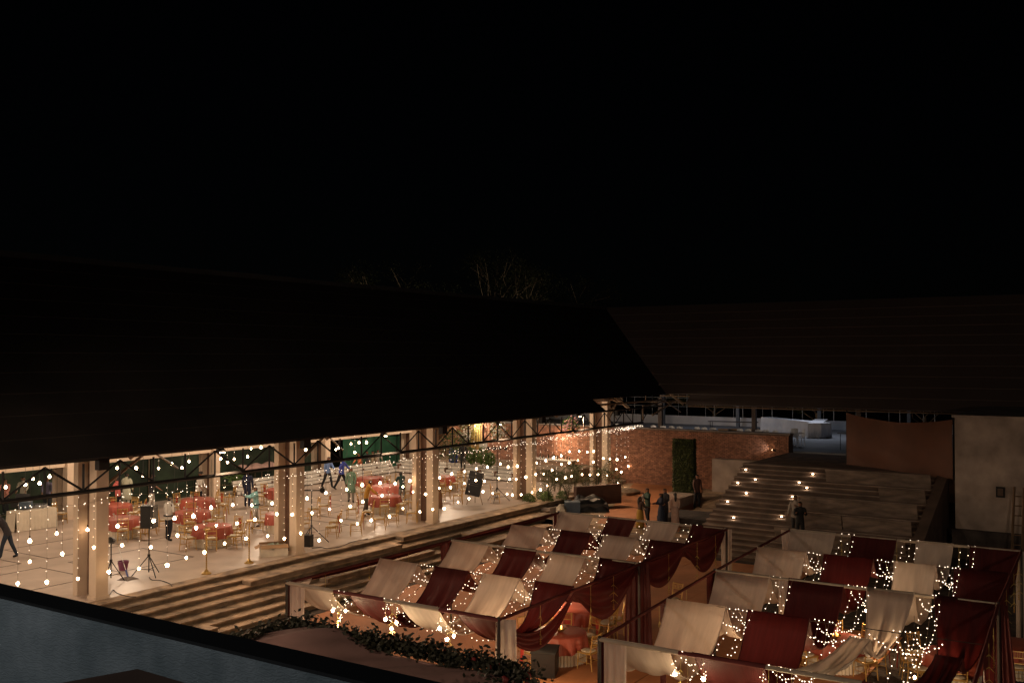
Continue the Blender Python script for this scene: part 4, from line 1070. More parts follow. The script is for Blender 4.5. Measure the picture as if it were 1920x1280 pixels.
# left canopy
w1 = (0, -1, 0)
c1FL = (17.0, 17.6, 0); c1ML = (23.6, 17.6, 0); c1BL = (29.9, 17.6, 0)
W1 = 6.15
P1, f1 = canopy(c1FL, c1ML, c1BL, w1, W1, ZC, 'left')
strip(P1, .10, 1.38, creamf, (.95, .9, .85, .8), 'leftmost cream fabric strip on the left canopy')
strip(P1, 1.95, 3.0, maroonf, (1.0, .9, .85, .8), 'second strip from left, maroon, on the left canopy')
strip(P1, 3.45, 4.55, creamf, (.95, .95, .75, .75), 'third strip from left, cream, on the left canopy')
strip(P1, 5.0, 6.05, maroonf, (.8, .7, .8, .7), 'rightmost maroon fabric strip on the left canopy', {0: (.35, .1), 1: (.45, 0)})
# right canopy
c2FL = hz(1124, 1198, ZC); c2ML = hz(1340, 1070, ZC); c2BL = hz(1480, 994, ZC)
dd = (hz(1915, 1034, ZC)-c2BL); W2 = dd.length
P2, f2 = canopy(c2FL, c2ML, c2BL, (dd.x, dd.y, 0), W2, ZC, 'right')
strip(P2, .05, 1.42, creamf, (1.0, 1.05, 1.05, .9), 'leftmost cream fabric strip on the right canopy')
strip(P2, 1.9, 3.2, maroonf, (1.05, 1.1, 1.05, .85), 'second strip from left, maroon, on the right canopy')
strip(P2, 3.75, 4.75, creamf, (.35, .75, 1.1, .95), 'third strip from left, cream and gathered, on the right canopy', prof=[(0, .85, -.55, 0), (.42, .5, -.1, -.1), (.55, .32, 0, -.35), (.68, .5, .02, -.1), (1, 1.05, 0, 0), (2, 1, 0, 0)])
strip(P2, 5.2, 6.45, maroonf, (.35, .7, 1.0, .9), 'rightmost maroon fabric strip on the right canopy', prof=[(0, .6, -.25, 0), (.4, .4, 0, -.2), (.55, .38, .05, -.45), (.7, .6, 0, -.15), (1, 1, 0, 0), (2, 1, 0, 0)])
# curtains at posts
ud = (1, 0, 0); rv = (0, -1, 0)
drape(P1(0, 0), rv, .10, .12, 2.55, maroonf, 'narrow maroon curtain on the front-left post of the left canopy', 2)
drape(P1(0, .28), rv, .55, .36, 2.5, creamf, 'cream curtain beside the front-left post of the left canopy', 3)
drape(P1(.06, 0)+Vector((.1, 0, 0)), ud, .9, .2, .42, creamf, 'short cream flap on the left rail of the left canopy', 2)
drape(P1(0, W1-.0), (.5, -.85, 0), .42, .5, 2.5, creamf, 'pale curtain on the front-right post of the left canopy', 3, off=.15)
drape(P1(.98, 0), ud, .5, .25, .95, maroonf, 'maroon curtain at the left middle post of the left canopy', 3, off=-.1)
drape(P1(1, W1), (.7, -.7, 0), .62, .8, 2.5, maroonf, 'wide maroon curtain at the right middle post of the left canopy', 5)
drape(P1(2, W1), (.5, -.85, 0), .34, .3, 2.5, creamf, 'pale curtain on the back-right post of the left canopy', 3)
drape(P1(2, 0), (-.2, 1, 0), .42, .3, 1.4, creamf, 'pale curtain on the back-left post of the left canopy', 3)
drape(P1(2, 0)+Vector((-.15, 0, 0)), ud, .2, .15, .8, maroonf, 'small maroon tail at the back-left post of the left canopy', 2)
v2 = Vector((dd.x, dd.y, 0)).normalized(); u2 = (c2BL-c2FL).normalized()
drape(P2(0, 0), v2, .14, .16, 2.55, maroonf, 'narrow maroon curtain on the front-left post of the right canopy', 2)
drape(P2(0, .3), v2, .5, .42, 2.5, creamf, 'cream curtain beside the front-left post of the right canopy', 3)
drape(P2(1, 0), u2, .55, .3, 2.5, maroonf, 'maroon curtain at the left middle post of the right canopy', 4, off=-.2)
drape(P2(.5, 0), u2, .3, .25, 2.4, maroonf, 'maroon curtain hanging halfway along the left rail of the right canopy', 3)
drape(P2(2, 0), -v2, .5, .25, 1.7, creamf, 'pale curtain on the back-left post of the right canopy', 3)
drape(P2(1, W2), v2, .35, .85, 2.55, maroonf, 'flaring maroon curtain at the right middle post of the right canopy', 6, amp=.05)
drape(P2(2, W2), v2, .3, .3, 2.5, creamf, 'pale curtain on the back-right post of the right canopy', 3)
drape(P2(1.0, 1.75), v2, .25, .25, 1.9, creamf, 'thin cream tail hanging from the middle rail of the right canopy', 2)
# side swags
swag(P1(0, W1), P1(.5, W1), .55, .32, maroonf, 'front twisted maroon swag on the right side of the left canopy', 4)
swag(P1(.5, W1), P1(1, W1), .05, .85, maroonf, 'large dark maroon swag before the middle post of the left canopy', 5)
swag(P1(1, W1), P1(1.5, W1), .05, .7, maroonf, 'maroon swag behind the middle post of the left canopy', 4)
swag(P1(1.5, W1), P1(2, W1), .05, .85, maroonf, 'rearmost maroon swag on the right side of the left canopy', 5)
swag(P1(0, 0), P1(.98, 0), .0, .06, maroonf, 'thin maroon valance on the left rail, near half, of the left canopy', 2)
swag(P1(1, 0), P1(2, 0), .0, .06, maroonf, 'thin maroon valance on the left rail, far half, of the left canopy', 2)
swag(P2(1, W2), P2(1.5, W2), .05, 1.1, maroonf, 'maroon swag on the right side of the right canopy, rear half', 5)
swag(P2(.5, W2), P2(1, W2), .3, 1.2, maroonf, 'long maroon swag on the right side of the right canopy, front half', 5)
# fairy light strings on the canopies
def fstring(p0, p1, sag, label, step=.21, r=.013, jit=.02):
    p0 = Vector(p0); p1 = Vector(p1); L = (p1-p0).length*1.08; n = max(6, int(L/step)); mb = MB(); pts = []
    for k in range(n+1):
        f = k/n; q = p0.lerp(p1, f)-Vector((0, 0, sag*4*f*(1-f))); pts.append(q)
        mb.octa((q.x+random.uniform(-jit, jit), q.y+random.uniform(-jit, jit), q.z+random.uniform(-jit, jit)), r)
    t = thing('fairy_light_string', label, 'fairy lights', group='fairy light strings on the canopies')
    MB().path(pts, .0035, 3).build('wire', wirem, t); mb.build('fairy_beads', beadm, t)['kind'] = 'stuff'
for side, P, gaps in (('left', P1, (1.5, 3.07, 4.65)), ('right', P2, (1.5, 3.3, 4.85))):
    for gi, b in enumerate(gaps):
        for sp in range(4):
            for q in range(3):
                bb = b+.06+.19*q
                z = Vector((0, 0, .03))
                fstring(P(sp*.5, bb-.05)+z, P(sp*.5+.5, bb+.05)+z, (.75, 1.0, .62)[q]+random.uniform(-.12, .1),
                        f'{("left", "middle", "right")[q]} fairy light string in {ORD[gi]} gap, {("front", "second", "third", "rear")[sp]} span, {side} canopy')
        for sp in (1, 3):
            fstring(P(sp*.5-.0, b-.45)+Vector((0, 0, -.1)), P(sp*.5-.0, b+.9)+Vector((0, 0, -.12)), .28, f'short draped fairy light loop on the {("", "front cross wire", "", "rear cross wire")[sp]}, {ORD[gi]} gap, {side} canopy', .08, .015)
# star drops and dry-leaf ornaments at the front rails
def star_drop(p, L, label, power=0):
    t = thing('star_drop', label, 'light', (p[0], p[1], p[2]-L), group='star lights on the canopy rails')
    MB().tube((0, 0, 0), (0, 0, L), .004, n=3).build('wire', dryleaf, t)
    o = bpy.data.objects.new('star_cluster', star_me); col.objects.link(o); o.parent = t; o.scale = (.66,)*3; o.rotation_euler = (0, 0, random.random()*6)
    mb = MB()
    for _ in range(9): mb.octa((random.uniform(-.07, .07), random.uniform(-.07, .07), random.uniform(-.06, .3)), .011)
    mb.build('fairy_beads', beadm, t)['kind'] = 'stuff'
    if power: lamp('POINT', 'glow', (0, 0, -.12), power, (1, .74, .42), t, .08)
def ornament(p, L, label, n=3):
    t = thing('palm_leaf_mobile', label, 'ornament', (p[0], p[1], p[2]-L), random.random()*3, 'dry palm-leaf mobiles on the canopies')
    MB().tube((0, 0, 0), (0, 0, L), .005, n=3).build('string', dryleaf, t)
    for k in range(n):
        z = .02+L*.75*k/n
        MB().tube((0, 0, z+.1), (.11, 0, z), .009, .003, n=4).build('leaf_arm', dryleaf, t); MB().tube((0, 0, z+.1), (-.11, 0, z), .009, .003, n=4).build('leaf_arm', dryleaf, t)
    mb = MB()
    for k in range(3): mb.blob((0, 0, -.01-.05*k), .022, n=6, m=4)
    mb.build('tassel', brass, t)
for i, (b, L) in enumerate(((1.5, .45), (1.72, .62), (1.9, .4), (3.1, .42), (3.28, .6), (3.42, .45), (4.62, .4), (4.82, .6), (5.0, .5))):
    star_drop(P1(0, b), L, f'{ORD[i]} star light from left hanging from the left canopy front rail', 34.0 if i % 3 == 1 else 0)
for i, (b, L) in enumerate(((1.55, .4), (1.8, .7), (2.1, .4), (3.2, .35), (3.45, .62), (3.7, .45), (5.0, .5), (5.3, .7))):
    star_drop(P2(0, b), L, f'{ORD[i]} star light from left hanging from the right canopy front rail', 34.0 if i % 3 == 1 else 0)
k_ = 0
for side, P, W in (('left', P1, W1), ('right', P2, W2)):
    for i, (a, b) in enumerate(((0, 1.66), (0, 3.3), (0, 4.9), (.25, W), (.6, W), (.78, W), (1.3, W), (1.62, W), (1.85, W), (2, 1.6), (2, 3.2), (2, 4.9))):
        nm = ('first on the front rail', 'second on the front rail', 'third on the front rail', 'nearest on the right rail', 'second on the right rail', 'third on the right rail', 'fourth on the right rail', 'fifth on the right rail', 'farthest on the right rail', 'first on the back rail', 'second on the back rail', 'third on the back rail')[i]
        ornament(P(a, b), random.uniform(.7, 1.1), f'dry yellow palm-leaf mobile, {nm} of the {side} canopy', 3)
    for i, a in enumerate((.2, .45, .7, 1.2, 1.6)):
        if side == 'right' or i < 3: ornament(P(a, 0), .8, f'dry palm-leaf mobile, {ORD[i]} along the left rail of the {side} canopy', 2)
# a few warm lamps that light the tables under the canopies
for i, (P, a, b) in enumerate(((P1, .45, 4.9), (P1, 1.2, 2.5), (P2, .6, 2.2), (P2, .75, 5.0), (P2, 1.5, 3.0))):
    p = P(a, b); t = thing('hanging_bulb', f'bare warm bulb hanging inside a canopy, {ORD[i]} counted from the left', 'lamp', (p.x, p.y, .25), group='bare bulbs inside the canopies')
    MB().tube((0, 0, .05), (0, 0, 1.3), .005, n=3).build('cord', blackp, t)
    MB().blob((0, 0, 0), .03, .04, 8, 5).build('bulb', bulbm, t); lamp('POINT', 'glow', (0, 0, -.08), (90, 80, 110, 110, 70)[i], (1, .66, .36), t, .05)

# ---------------------------------------------------------------- flower-topped booth in front
bt = thing('fabric_booth', 'fabric-roofed booth with leafy garland edge in the lower middle foreground', 'booth')
fabd = mat('mauve_roof_fabric', (.38, .22, .19), .85, var=.12, scale=1.2)
BX0, BX1, BY0, BY1, BZ = 9.6, 13.1, 8.35, 13.5, 2.08
MB().grid(lambda a, b: (BX0+(BX1-BX0)*a, BY0+(BY1-BY0)*b, BZ-.12+.22*math.exp(-((a-.85)**2*9+(b-.78)**2*30))+.05*math.sin(a*7+b*9)+.02*math.sin(b*40+a*22)), 34, 50).build('roof_fabric', fabd, bt, smooth='all')
for a in ((BX1-.04, BX1, BY0, BY1), (BX0, BX0+.04, BY0, BY1), (BX0+.05, BX1-.05, BY1-.04, BY1), (BX0+.05, BX1-.05, BY0, BY0+.04)):
    MB().span(*a, -1, BZ-.15).build('side_panel', fabd, bt)
gl = MB()
def gleaf(c, n, r):
    for _ in range(n):
        q = Vector(c)+Vector((random.gauss(0, r), random.gauss(0, r), abs(random.gauss(0, r*1.1))))
        d = Vector((random.gauss(0, 1), random.gauss(0, 1), random.gauss(0, 1))).normalized()*.055; e = d.orthogonal().normalized()*.028; gl.add([q-d, q+e, q+d, q-e], [(0, 1, 2, 3)])
for k in range(64): gleaf((BX1+random.uniform(-.05, .08), BY0+(BY1-BY0)*k/63, BZ-.08), 70, .09+.03*random.random())
for k in range(24): gleaf((BX1-.1*k, BY1+.02, BZ-.1), 45, .09)
for k in range(14): gleaf((BX1-.15*k, BY0-.1, BZ-.25), 90, .16)
go = gl.build('leaf_garland', mat('garland_leaf', (.035, .034, .018), .6, island=.4), bt); go['kind'] = 'stuff'
fl = MB()
for k in range(80): fl.blob((BX1-random.uniform(-.2, 1.8), BY0-random.uniform(-.25, .4), BZ-random.uniform(-.1, .8)), random.uniform(.035, .055), n=6, m=4)
for k in range(26): fl.blob((BX1+random.uniform(-.1, .1), BY0+random.uniform(0, 5), BZ+random.uniform(-.1, .12)), .035, n=6, m=4)
fo = fl.build('red_roses', mat('dark_red_rose', (.22, .02, .02), .6, island=.4), bt); fo['kind'] = 'stuff'
o = thing('black_crate', 'black open crate on the ground right of the booth flowers', 'crate', hz(1022, 1262, -1), .4)
MB().box((0, 0, .3), (.8, .6, .6)).build('body', blackp, o); MB().box((0, 0, .62), (.85, .65, .03)).build('lid', steel, o)

# ---------------------------------------------------------------- foreground terrace parapet and table
pm = bpy.data.materials.new('troweled_grey_plaster'); pm.use_nodes = True; n = pm.node_tree; L = n.links; b = n.nodes['Principled BSDF']
tc = n.nodes.new('ShaderNodeTexCoord'); mp = n.nodes.new('ShaderNodeMapping'); mp.inputs['Scale'].default_value = (1, .35, 1); L.new(tc.outputs['Object'], mp.inputs[0])
wv = n.nodes.new('ShaderNodeTexWave'); wv.bands_direction = 'Z'; wv.inputs['Scale'].default_value = 20; wv.inputs['Distortion'].default_value = 14; wv.inputs['Detail'].default_value = 3; wv.inputs['Detail Scale'].default_value = 2.5
L.new(mp.outputs[0], wv.inputs[0]); no = n.nodes.new('ShaderNodeTexNoise'); no.inputs['Scale'].default_value = 5; no.inputs['Detail'].default_value = 8; L.new(tc.outputs['Object'], no.inputs[0])
cr = n.nodes.new('ShaderNodeValToRGB'); cr.color_ramp.elements[0].position = .3; cr.color_ramp.elements[1].position = .75
cr.color_ramp.elements[0].color = (.13, .16, .165, 1); cr.color_ramp.elements[1].color = (.30, .33, .335, 1); L.new(no.outputs[0], cr.inputs[0])
L.new(cr.outputs[0], b.inputs['Base Color']); bp = n.nodes.new('ShaderNodeBump'); bp.inputs['Strength'].default_value = .38; bp.inputs['Distance'].default_value = .006; L.new(wv.outputs[0], bp.inputs['Height']); L.new(bp.outputs[0], b.inputs['Normal']); b.inputs['Roughness'].default_value = .85
pp = thing('balcony_parapet', 'dark-topped grey plaster parapet across the lower left foreground', 'parapet')
MB().span(2.10, 2.19, -3, 9, 5.1, 6.088).build('wall', pm, pp)
MB().span(2.088, 2.203, -3, 9, 6.089, 6.1).build('coping', mat('black_coping', (.006, .0055, .005), .8, var=.1), pp)
struct(MB().span(-4, 2.6, -3, 9, 4.9, 5.1).build('balcony_floor', concd))
ax = hz(258, 1253, 6.06); al = hz(110, 1280, 6.06); ar = hz(350, 1280, 6.06)
tb = thing('balcony_table', 'dark brown tabletop corner at the bottom edge in front of the parapet', 'table')
d1 = (al-ax).normalized(); d2 = (ar-ax).normalized(); ct = [ax, ax+d1*1.1, ax+d1*1.1+d2*1.0, ax+d2*1.0]
dz = Vector((0, 0, .04)); MB().add([q for q in ct]+[q-dz for q in ct], [(3,2,1,0),(4,5,6,7),(0,1,5,4),(1,2,6,5),(2,3,7,6),(3,0,4,7)]).build('tabletop', mat('dark_walnut', (.20, .12, .085), .6), tb)
for q in ((.1, .1), (.95, .1), (.1, .9), (.95, .9)):
    c = ax+d1*q[0]+d2*q[1]; MB().tube((c.x, c.y, 6.02), (c.x, c.y, 5.1), .025).build('leg', steel, tb)
t = thing('balcony_lamp', 'cool wall lamp on the building behind the balcony', 'lamp', (-1.8, 4.2, 7.6))
MB().blob((0, 0, 0), .08, .1, 10, 6).build('globe', mat('cool_globe', (1, 1, 1), emit=(.75, .88, 1), estr=5), t); MB().box((-.15, 0, 0), (.2, .08, .08)).build('bracket', steel, t)
lamp('POINT', 'globe_light', (.14, 0, 0), 120, (.93, .96, 1), t, .1)
# warm floodlights on the camera's building that wash the courtyard
for i, (x, y, z, pw) in enumerate(((1.5, 17.5, 6.6, 2300), (0.5, -9.0, 7.5, 3500))):
    t = thing('building_floodlight', f'warm floodlight on the near building, {"left" if i == 0 else "right"} one', 'lamp', (x, y, z), group='floodlights on the near building')
    MB().box((0, 0, 0), (.1, .35, .25)).build('housing', steel, t)
    l = lamp('SPOT', 'flood_beam', (.12, 0, 0), pw, (1, .75, .55), t, .25, spot=100, blend=.8)
    l.rotation_euler = (Vector((36, 14 if i == 0 else 12, -1))-Vector((x, y, z))).to_track_quat('-Z', 'Y').to_euler()

t = thing('column_fill_light', 'added warm fill light by the near building aimed along the hall columns', 'lamp', (1.2, 20.5, 6.2))  # extra spot added only to brighten the column faces
MB().box((0, 0, 0), (.1, .3, .2)).build('housing', steel, t)
q = lamp('SPOT', 'flood_beam', (.12, 0, 0), 3000, (1, .72, .50), t, 1.2, spot=44, blend=1)
q.rotation_euler = (Vector((34, 27.5, 1))-Vector((1.2, 20.5, 6.2))).to_track_quat('-Z', 'Y').to_euler()

# ---------------------------------------------------------------- people
def seg_d(P, a, b):
    ab = b-a; t = np.clip(((P-a)@ab)/max(1e-9, ab@ab), 0, 1); return np.linalg.norm(P-(a+t[:, None]*ab), axis=1)
def person(loc, rz, label, h=1.7, lean=0, arms=((.1, .1), (.1, .1)), stride=.12, shirt=(.2, .2, .2), trousers=(.03, .03, .04), hair='short', long_shirt=False, skirt_c=None, sleeves='long', sit=0, turn=0, extra=None, waist=None, hat=None, fat=1.0):
    s = h/1.72
    t = thing('person', label, 'person', loc, rz)
    hip = .92*s-sit*.45*s; lx = math.sin(lean); lz = math.cos(lean)
    J = {}
    pel = np.array([0, 0, hip]); J['pel'] = pel
    def up_(d, y=0): return pel+np.array([lx*d*s, y*s, lz*d*s])
    J['waist'] = up_(.16); J['chest'] = up_(.36); J['neck'] = up_(.55); J['nk2'] = up_(.60)
    J['head'] = up_(.68)+np.array([.02, 0, 0]); J['top'] = up_(.755)+np.array([.015, 0, 0])
    for i, sd in enumerate((1, -1)):
        n_ = 'LR'[i]
        J['hip'+n_] = pel+np.array([0, sd*.09*s, -.04*s])
        st_ = stride*(1 if i == 0 else -1)
        if sit:
            J['kn'+n_] = J['hip'+n_]+np.array([.42*s*sit, sd*.04, -.44*s*(1-sit)]); J['an'+n_] = np.array([J['kn'+n_][0]+.02, J['kn'+n_][1], .07*s])
        else:
            J['kn'+n_] = np.array([st_*.55+.02, sd*.10*s, .49*s]); J['an'+n_] = np.array([st_*1.0-.02-(.05 if st_ < 0 else 0), sd*.11*s, .075*s])
        J['to'+n_] = J['an'+n_]+np.array([.15*s, sd*.02, -.045*s])
        sh = up_(.50, sd*.17); J['sh'+n_] = sh
        fwd, bend = arms[i]; out = .14
        a1 = fwd-lean*0; e = sh+np.array([math.sin(a1)*.27, sd*out*.35, -math.cos(a1)*.27])*s; J['el'+n_] = e
        a2 = fwd+bend; J['wr'+n_] = e+np.array([math.sin(a2)*.24, -sd*.03*bend, -math.cos(a2)*.24])*s
        J['ha'+n_] = J['wr'+n_]+np.array([math.sin(a2)*.08, 0, -math.cos(a2)*.08])*s
    rad = dict(pel=.125*fat, waist=.115*fat, chest=.135*fat, neck=.062, nk2=.052, head=.092, top=.07, hip=.095, kn=.058, an=.042, to=.035, sh=.062, el=.042, wr=.028, ha=.032)
    names = list(J); idx = {k: i for i, k in enumerate(names)}
    E = [('pel', 'waist'), ('waist', 'chest'), ('chest', 'neck'), ('neck', 'nk2'), ('nk2', 'head'), ('head', 'top')]
    for n_ in 'LR': E += [('pel', 'hip'+n_), ('hip'+n_, 'kn'+n_), ('kn'+n_, 'an'+n_), ('an'+n_, 'to'+n_), ('chest', 'sh'+n_), ('sh'+n_, 'el'+n_), ('el'+n_, 'wr'+n_), ('wr'+n_, 'ha'+n_)]
    me = bpy.data.meshes.new('skel'); me.from_pydata([tuple(J[k]) for k in names], [(idx[a], idx[b]) for a, b in E], [])
    o = bpy.data.objects.new('skel', me); col.objects.link(o)
    md = o.modifiers.new('s', 'SKIN'); md.use_smooth_shade = True; md.branch_smoothing = .6
    for i, k in enumerate(names):
        kk = k if k in rad else k[:-1]; r_ = rad[kk]*s
        me.skin_vertices[0].data[i].radius = (r_*(1.0 if kk not in ('pel', 'waist', 'chest') else .8), r_*(1.0 if kk not in ('pel', 'waist', 'chest') else 1.2))
    me.skin_vertices[0].data[idx['pel']].use_root = True
    o.modifiers.new('d', 'SUBSURF').levels = 1
    dg = bpy.context.evaluated_depsgraph_get(); bm_ = bpy.data.meshes.new_from_object(o.evaluated_get(dg))
    bpy.data.objects.remove(o)
    V = np.array([v.co[:] for v in bm_.vertices]); Fc = [tuple(p.vertices) for p in bm_.polygons]; N = np.array([v.normal[:] for v in bm_.vertices])
    bpy.data.meshes.remove(bm_)
    C = np.array([V[list(f)].mean(0) for f in Fc])
    segs = [(a, b, seg_d(C, J[a], J[b])/(.5*(rad.get(a, rad.get(a[:-1], .1))+rad.get(b, rad.get(b[:-1], .1))))) for a, b in E]
    near = np.argmin(np.array([q[2] for q in segs]), axis=0)
    lab = [E[k] for k in near]
    body = MB(); body.v = [tuple(v) for v in V]; body.f = list(Fc); nb = len(Fc)
    # fingers, nose, ears
    for i, n_ in enumerate('LR'):
        hd = J['ha'+n_]; d = (J['ha'+n_]-J['wr'+n_]); d = d/np.linalg.norm(d)
        for k in range(4): body.tube(hd+np.array([0, (k-1.5)*.016, 0])*s, hd+(d*(.075+.01*(k in (1, 2)))+np.array([.012, (k-1.5)*.018, 0]))*s, .0085*s, .006*s, n=4)
        body.tube(hd-d*.03*s, hd+(d*.025+np.array([.045, 0, 0]))*s, .01*s, .007*s, n=4)
    hc = J['head']
    body.tube(hc+np.array([.07, 0, .0])*s, hc+np.array([.108, 0, -.012])*s, .016*s, .008*s, n=4)
    for sd in (1, -1): body.box(tuple(hc+np.array([0, sd*.088, -.005])*s), (.03*s, .015*s, .05*s))
    bo = body.build('body', skin, t, smooth='all')
    fe = MB()
    for sd in (1, -1): fe.box(tuple(hc+np.array([.085, sd*.032, .02])*s), (.01*s, .022*s, .01*s))
    fe.box(tuple(hc+np.array([.088, 0, -.048])*s), (.008*s, .04*s, .008*s)); fe.build('facial_features', hairm, bo)
    def shell(name, sel, off, m):
        fs_ = [Fc[i] for i in range(nb) if sel(i)]
        if not fs_: return
        used = sorted({v for f in fs_ for v in f}); mp_ = {v: i for i, v in enumerate(used)}
        mb = MB(); mb.v = [tuple(V[v]+N[v]*off) for v in used]; mb.f = [tuple(mp_[v] for v in f) for f in fs_]
        return mb.build(name, m, t, smooth='all')
    cm = lambda c, nm: mat('cloth_%s_%d_%d_%d' % (nm, *[int(x*99) for x in c]), c, .85, var=.08, scale=6)
    torso = {('pel', 'waist'), ('waist', 'chest'), ('chest', 'neck'), ('chest', 'shL'), ('chest', 'shR')}
    up_arm = {('shL', 'elL'), ('shR', 'elR')}; lo_arm = {('elL', 'wrL'), ('elR', 'wrR')}
    legs = {('pel', 'hipL'), ('pel', 'hipR'), ('hipL', 'knL'), ('hipR', 'knR'), ('knL', 'anL'), ('knR', 'anR')}
    feet = {('anL', 'toL'), ('anR', 'toR')}
    shell('shirt', lambda i: lab[i] in torso or lab[i] in up_arm or (sleeves == 'long' and lab[i] in lo_arm) or (lab[i] in {('pel', 'hipL'), ('pel', 'hipR')}), .016*s, cm(shirt, 'shirt'))
    if not skirt_c: shell('trousers', lambda i: lab[i] in legs or lab[i] == ('pel', 'waist') and C[i][2] < hip+.05, .0145*s, cm(trousers, 'trousers'))
    shell('shoes', lambda i: lab[i] in feet, .008, hairm)
    if hair != 'none':
        hx_ = lambda i: lab[i] in {('head', 'top'), ('nk2', 'head')} and (C[i][2] > hc[2]+.035*s or (C[i][0] < hc[0]-.03*s and C[i][2] > hc[2]-.06*s))
        shell('hair', hx_, .016*s, hairm)
        if hair == 'long': MB().blob((hc[0]-.1*s, 0, hc[2]-.16*s), .07*s, .2*s, 8, 6).build('hair_tail', hairm, t, smooth='all')
    if hat: MB().lathe([(.13*s, 0), (.13*s, .012), (.1*s, .015), (.09*s, .09), (.02, .1)], (hc[0]+.02, 0, hc[2]+.05*s), 12).build('cap', hairm, t)
    if long_shirt: MB().lathe([(.22*s, .48*s), (.20*s, .7*s), (.165*s, .98*s)], n=18, amp=lambda a, z: .05*math.sin(5*a)).build('shirt_tail', cm(shirt, 'shirt'), t, smooth='all')
    if skirt_c: MB().lathe([(.22*s, .03), (.20*s, .4*s), (.185*s, .75*s), (.14*s, 1.0*s)], n=24, amp=lambda a, z: .06*math.sin(8*a)*(1-z)).build('skirt', cm(skirt_c, 'skirt'), t, smooth='all')
    if waist: MB().lathe([(.17*s*fat, hip+.03), (.17*s*fat, hip+.07)], n=14).build('belt', cm(waist, 'belt'), t)
    if extra: extra(t, J, s)
    return t
AW = YAW; TO = YAW+math.pi; RT_ = YAW-math.pi/2; LF = YAW+math.pi/2
def at0(px, py, z=0): return hz(px, py, z)
wht = (.72, .68, .62); dk = (.012, .012, .016); pale = (.5, .46, .4)
def phone(t, J, s): MB().box(tuple((J['haL']+J['haR'])/2+np.array([.06, 0, .08])), (.02, .08, .15)).build('phone', blackp, t)
person(at0(14, 1046), LF+.2, 'man in dark shirt and jeans bending forward at the left edge', 1.72, .5, ((.7, .2), (.5, .3)), .22, (.03, .025, .03), (.02, .03, .05))
person(at0(316, 1013), AW-.5, 'man in white shirt and black trousers standing with his back turned', 1.72, 0, ((.1, .2), (.05, .2)), .03, wht, (.01, .012, .02), sleeves='short', waist=dk, fat=1.18)
person(at0(284, 958), RT_+.3, 'man in black T-shirt and white trousers behind the loudspeaker', 1.74, .05, ((-.3, .3), (.5, .4)), .1, (.02, .02, .025), (.62, .58, .5), sleeves='short')
person(at0(372, 953), RT_-.2, 'man in white shirt and black cap stepping past the rear column', 1.72, .1, ((.3, .5), (.2, .5)), .25, wht, dk, hat=True, sleeves='short')
person(at0(464, 950), AW, 'man in dark blue clothes facing away near the plants', 1.75, 0, ((.1, .2), (.1, .2)), .08, (.015, .02, .06), (.015, .02, .05))
person(at0(480, 989), LF+.5, 'man in pale teal shirt raising a phone with both hands', 1.72, .02, ((1.1, .7), (1.0, .8)), .12, (.30, .60, .60), (.45, .42, .38), waist=dk, extra=phone)
person(at0(614, 914), LF+2.6, 'waiter with light blue vest walking, left one of two', 1.72, .1, ((.4, .4), (-.2, .3)), .25, (.20, .32, .62), dk)
person(at0(640, 917), RT_-.2, 'waiter with royal blue vest and white sleeves, right one of two', 1.72, .2, ((.6, .3), (-.4, .3)), .3, (.06, .10, .5), dk)
person(at0(658, 941), TO+.1, 'man in sage green long shirt walking toward the camera', 1.72, 0, ((.1, .15), (.05, .1)), .1, (.16, .26, .18), (.2, .19, .16), long_shirt=True)
person(at0(686, 966), RT_+.4, 'man in mustard orange shirt leaning over a table', 1.62, .3, ((.7, .3), (.5, .4)), .1, (.55, .27, .04), (.10, .08, .06))
person(at0(754, 946), AW+.6, 'man in dark green shirt beside the pink table', 1.62, .25, ((.5, .4), (.6, .3)), .08, (.02, .05, .045), (.2, .17, .14))
person(at0(822, 953), LF-.3, 'woman in brown sari near the third column', 1.5, .12, ((.6, .6), (.5, .5)), .04, (.18, .09, .05), skirt_c=(.20, .10, .05), hair='long')
person(at0(221, 962), LF, 'man in red checked shirt at the left of the second bay', 1.66, .1, ((.5, .6), (.4, .6)), .1, (.60, .14, .12), dk)
person(at0(237, 955), AW, 'man in cream kurta standing behind the red-shirted man', 1.72, 0, ((.3, .5), (.2, .3)), .05, (.6, .6, .46), (.6, .58, .5), long_shirt=True)
for i, (px, py, cc, lab) in enumerate(((10, 965, (.5, .2, .15), 'person in rust red shirt at the far left behind the music table'), (43, 960, (.4, .35, .28), 'person in beige shirt behind the music table'), (88, 962, (.15, .13, .2), 'person in dark violet top behind the music table'))):
    person(at0(px, py), TO+.2*i, lab, 1.65, .05, ((.4, .6), (.4, .6)), .05, cc, dk)
for i, (px, hy_, cc, lab) in enumerate(((675, 848, (.5, .14, .06), 'man in orange-red shirt bending behind the tiered stand'), (689, 852, (.05, .05, .05), 'man in black shirt seated behind the tiered stand'), (699, 850, (.4, .3, .2), 'man in tan shirt behind the tiered stand'), (708, 842, (.6, .5, .42), 'man in pale shirt, rightmost behind the tiered stand'))):
    p = hy(px, 860, 41.6+.3*(i % 2)); person((p.x, p.y, -.45), TO+.3*i-.5, lab, 1.66, .1+.15*(i == 0), ((.5, .6), (.4, .6)), .05, cc, dk)
person(at0(868, 878, .72), TO, 'person in black standing behind the grey crate', 1.5, .2, ((.3, .5), (.4, .3)), .05, (.015, .015, .015), dk)
p = hz(1058, 890, 0); person(p, AW, 'bartender in pale shirt before the lit brick wall', 1.7, .05, ((.4, .5), (.4, .5)), .05, (.4, .42, .25), dk)
def up2(px, z, h, head): # place so that the head is at that row
    d = ray(px, head); k = (z+h-7)/d.z; q = CAM+d*k; return Vector((q.x, q.y, z))
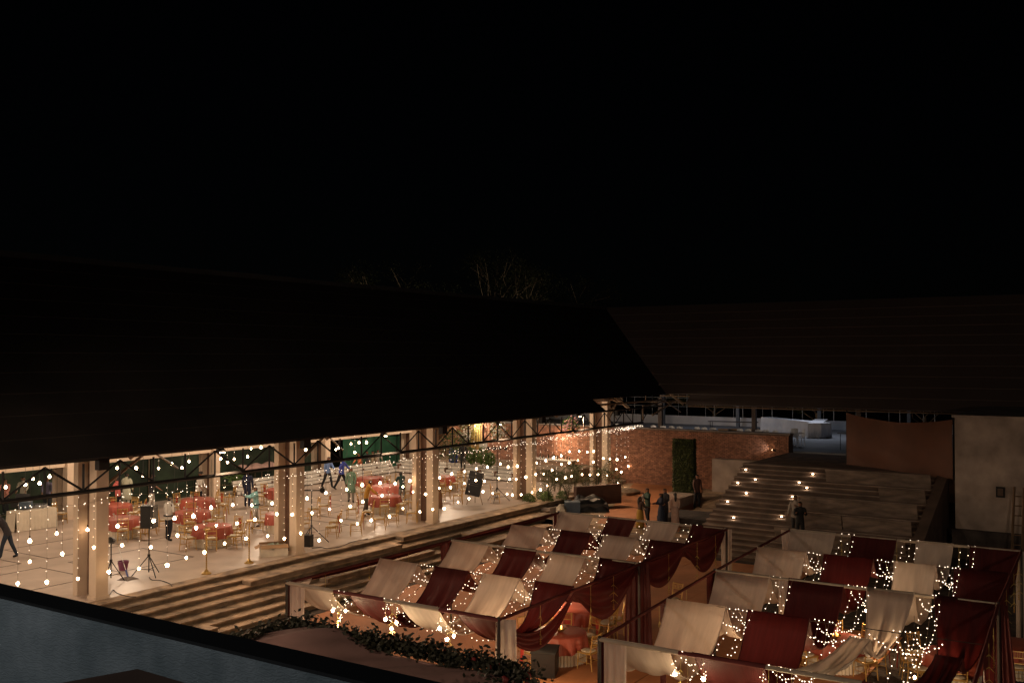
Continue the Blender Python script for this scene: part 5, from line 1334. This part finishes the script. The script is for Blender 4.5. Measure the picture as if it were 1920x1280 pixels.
def child(t, J, s):
    c = person((0, 0, 0), .4, 'x', .72, 0, ((.6, .9), (.6, .9)), .05, (.45, .35, .3), (.4, .35, .3)); del c['label']; del c['category']
person(up2(1214, -.42, 1.66, 913), LF+.5, 'man in dark green shirt holding a child on his arm', 1.66, 0, ((.5, 1.5), (.3, 1.2)), .05, (.05, .09, .07), dk)
q = up2(1206, .32, .85, 921); person((q.x, q.y, .34), LF, 'small child in pale clothes carried in the arms of the green-shirted man', .82, 0, ((.5, .8), (.5, .8)), .03, (.40, .33, .28), (.4, .34, .3))
person(up2(1200, -.42, 1.42, 929), RT_+.5, 'woman in short dark blouse and long yellow skirt', 1.42, 0, ((.4, 1.2), (.4, 1.0)), .02, (.06, .03, .02), skirt_c=(.34, .20, .03), hair='long')
person(up2(1240, -.42, 1.5, 923), LF+.3, 'woman in dark blue sari with white border', 1.5, .05, ((.5, 1.2), (.4, 1.1)), .02, (.02, .025, .05), skirt_c=(.015, .025, .05), hair='long')
person(up2(1247, -.42, 1.68, 914), LF+.8, 'man in black patterned shirt behind the woman in dark sari', 1.68, 0, ((.3, .8), (.3, .8)), .04, (.03, .022, .03), (.015, .012, .015))
person(up2(1266, -.42, 1.52, 922), AW, 'woman in pale pink kurta with red hem, back turned', 1.52, 0, ((.1, .3), (.1, .3)), .03, (.55, .38, .30), skirt_c=(.50, .34, .27), hair='long')
person(up2(1307, -.4, 1.68, 888), TO+.4, 'person in dark trousers standing in shade right of the hedge panel', 1.68, 0, ((.1, .3), (.1, .3)), .04, (.10, .05, .04), dk)
x, z = stair(14); p = hx(1491, 940, x+.18); person((x+.18, p.y, z), LF+.9, 'man in white shirt on the stairs behind the man in black', 1.72, 0, ((.5, 1.6), (.2, .4)), .06, (.30, .26, .22), (.03, .03, .03))
x, z = stair(15); p = hx(1500, 950, x+.18); person((x+.18, p.y, z), TO-.2, 'man all in black standing in front on the stairs', 1.7, 0, ((.4, 1.6), (.4, 1.6)), .07, (.008, .008, .008), (.008, .008, .008))
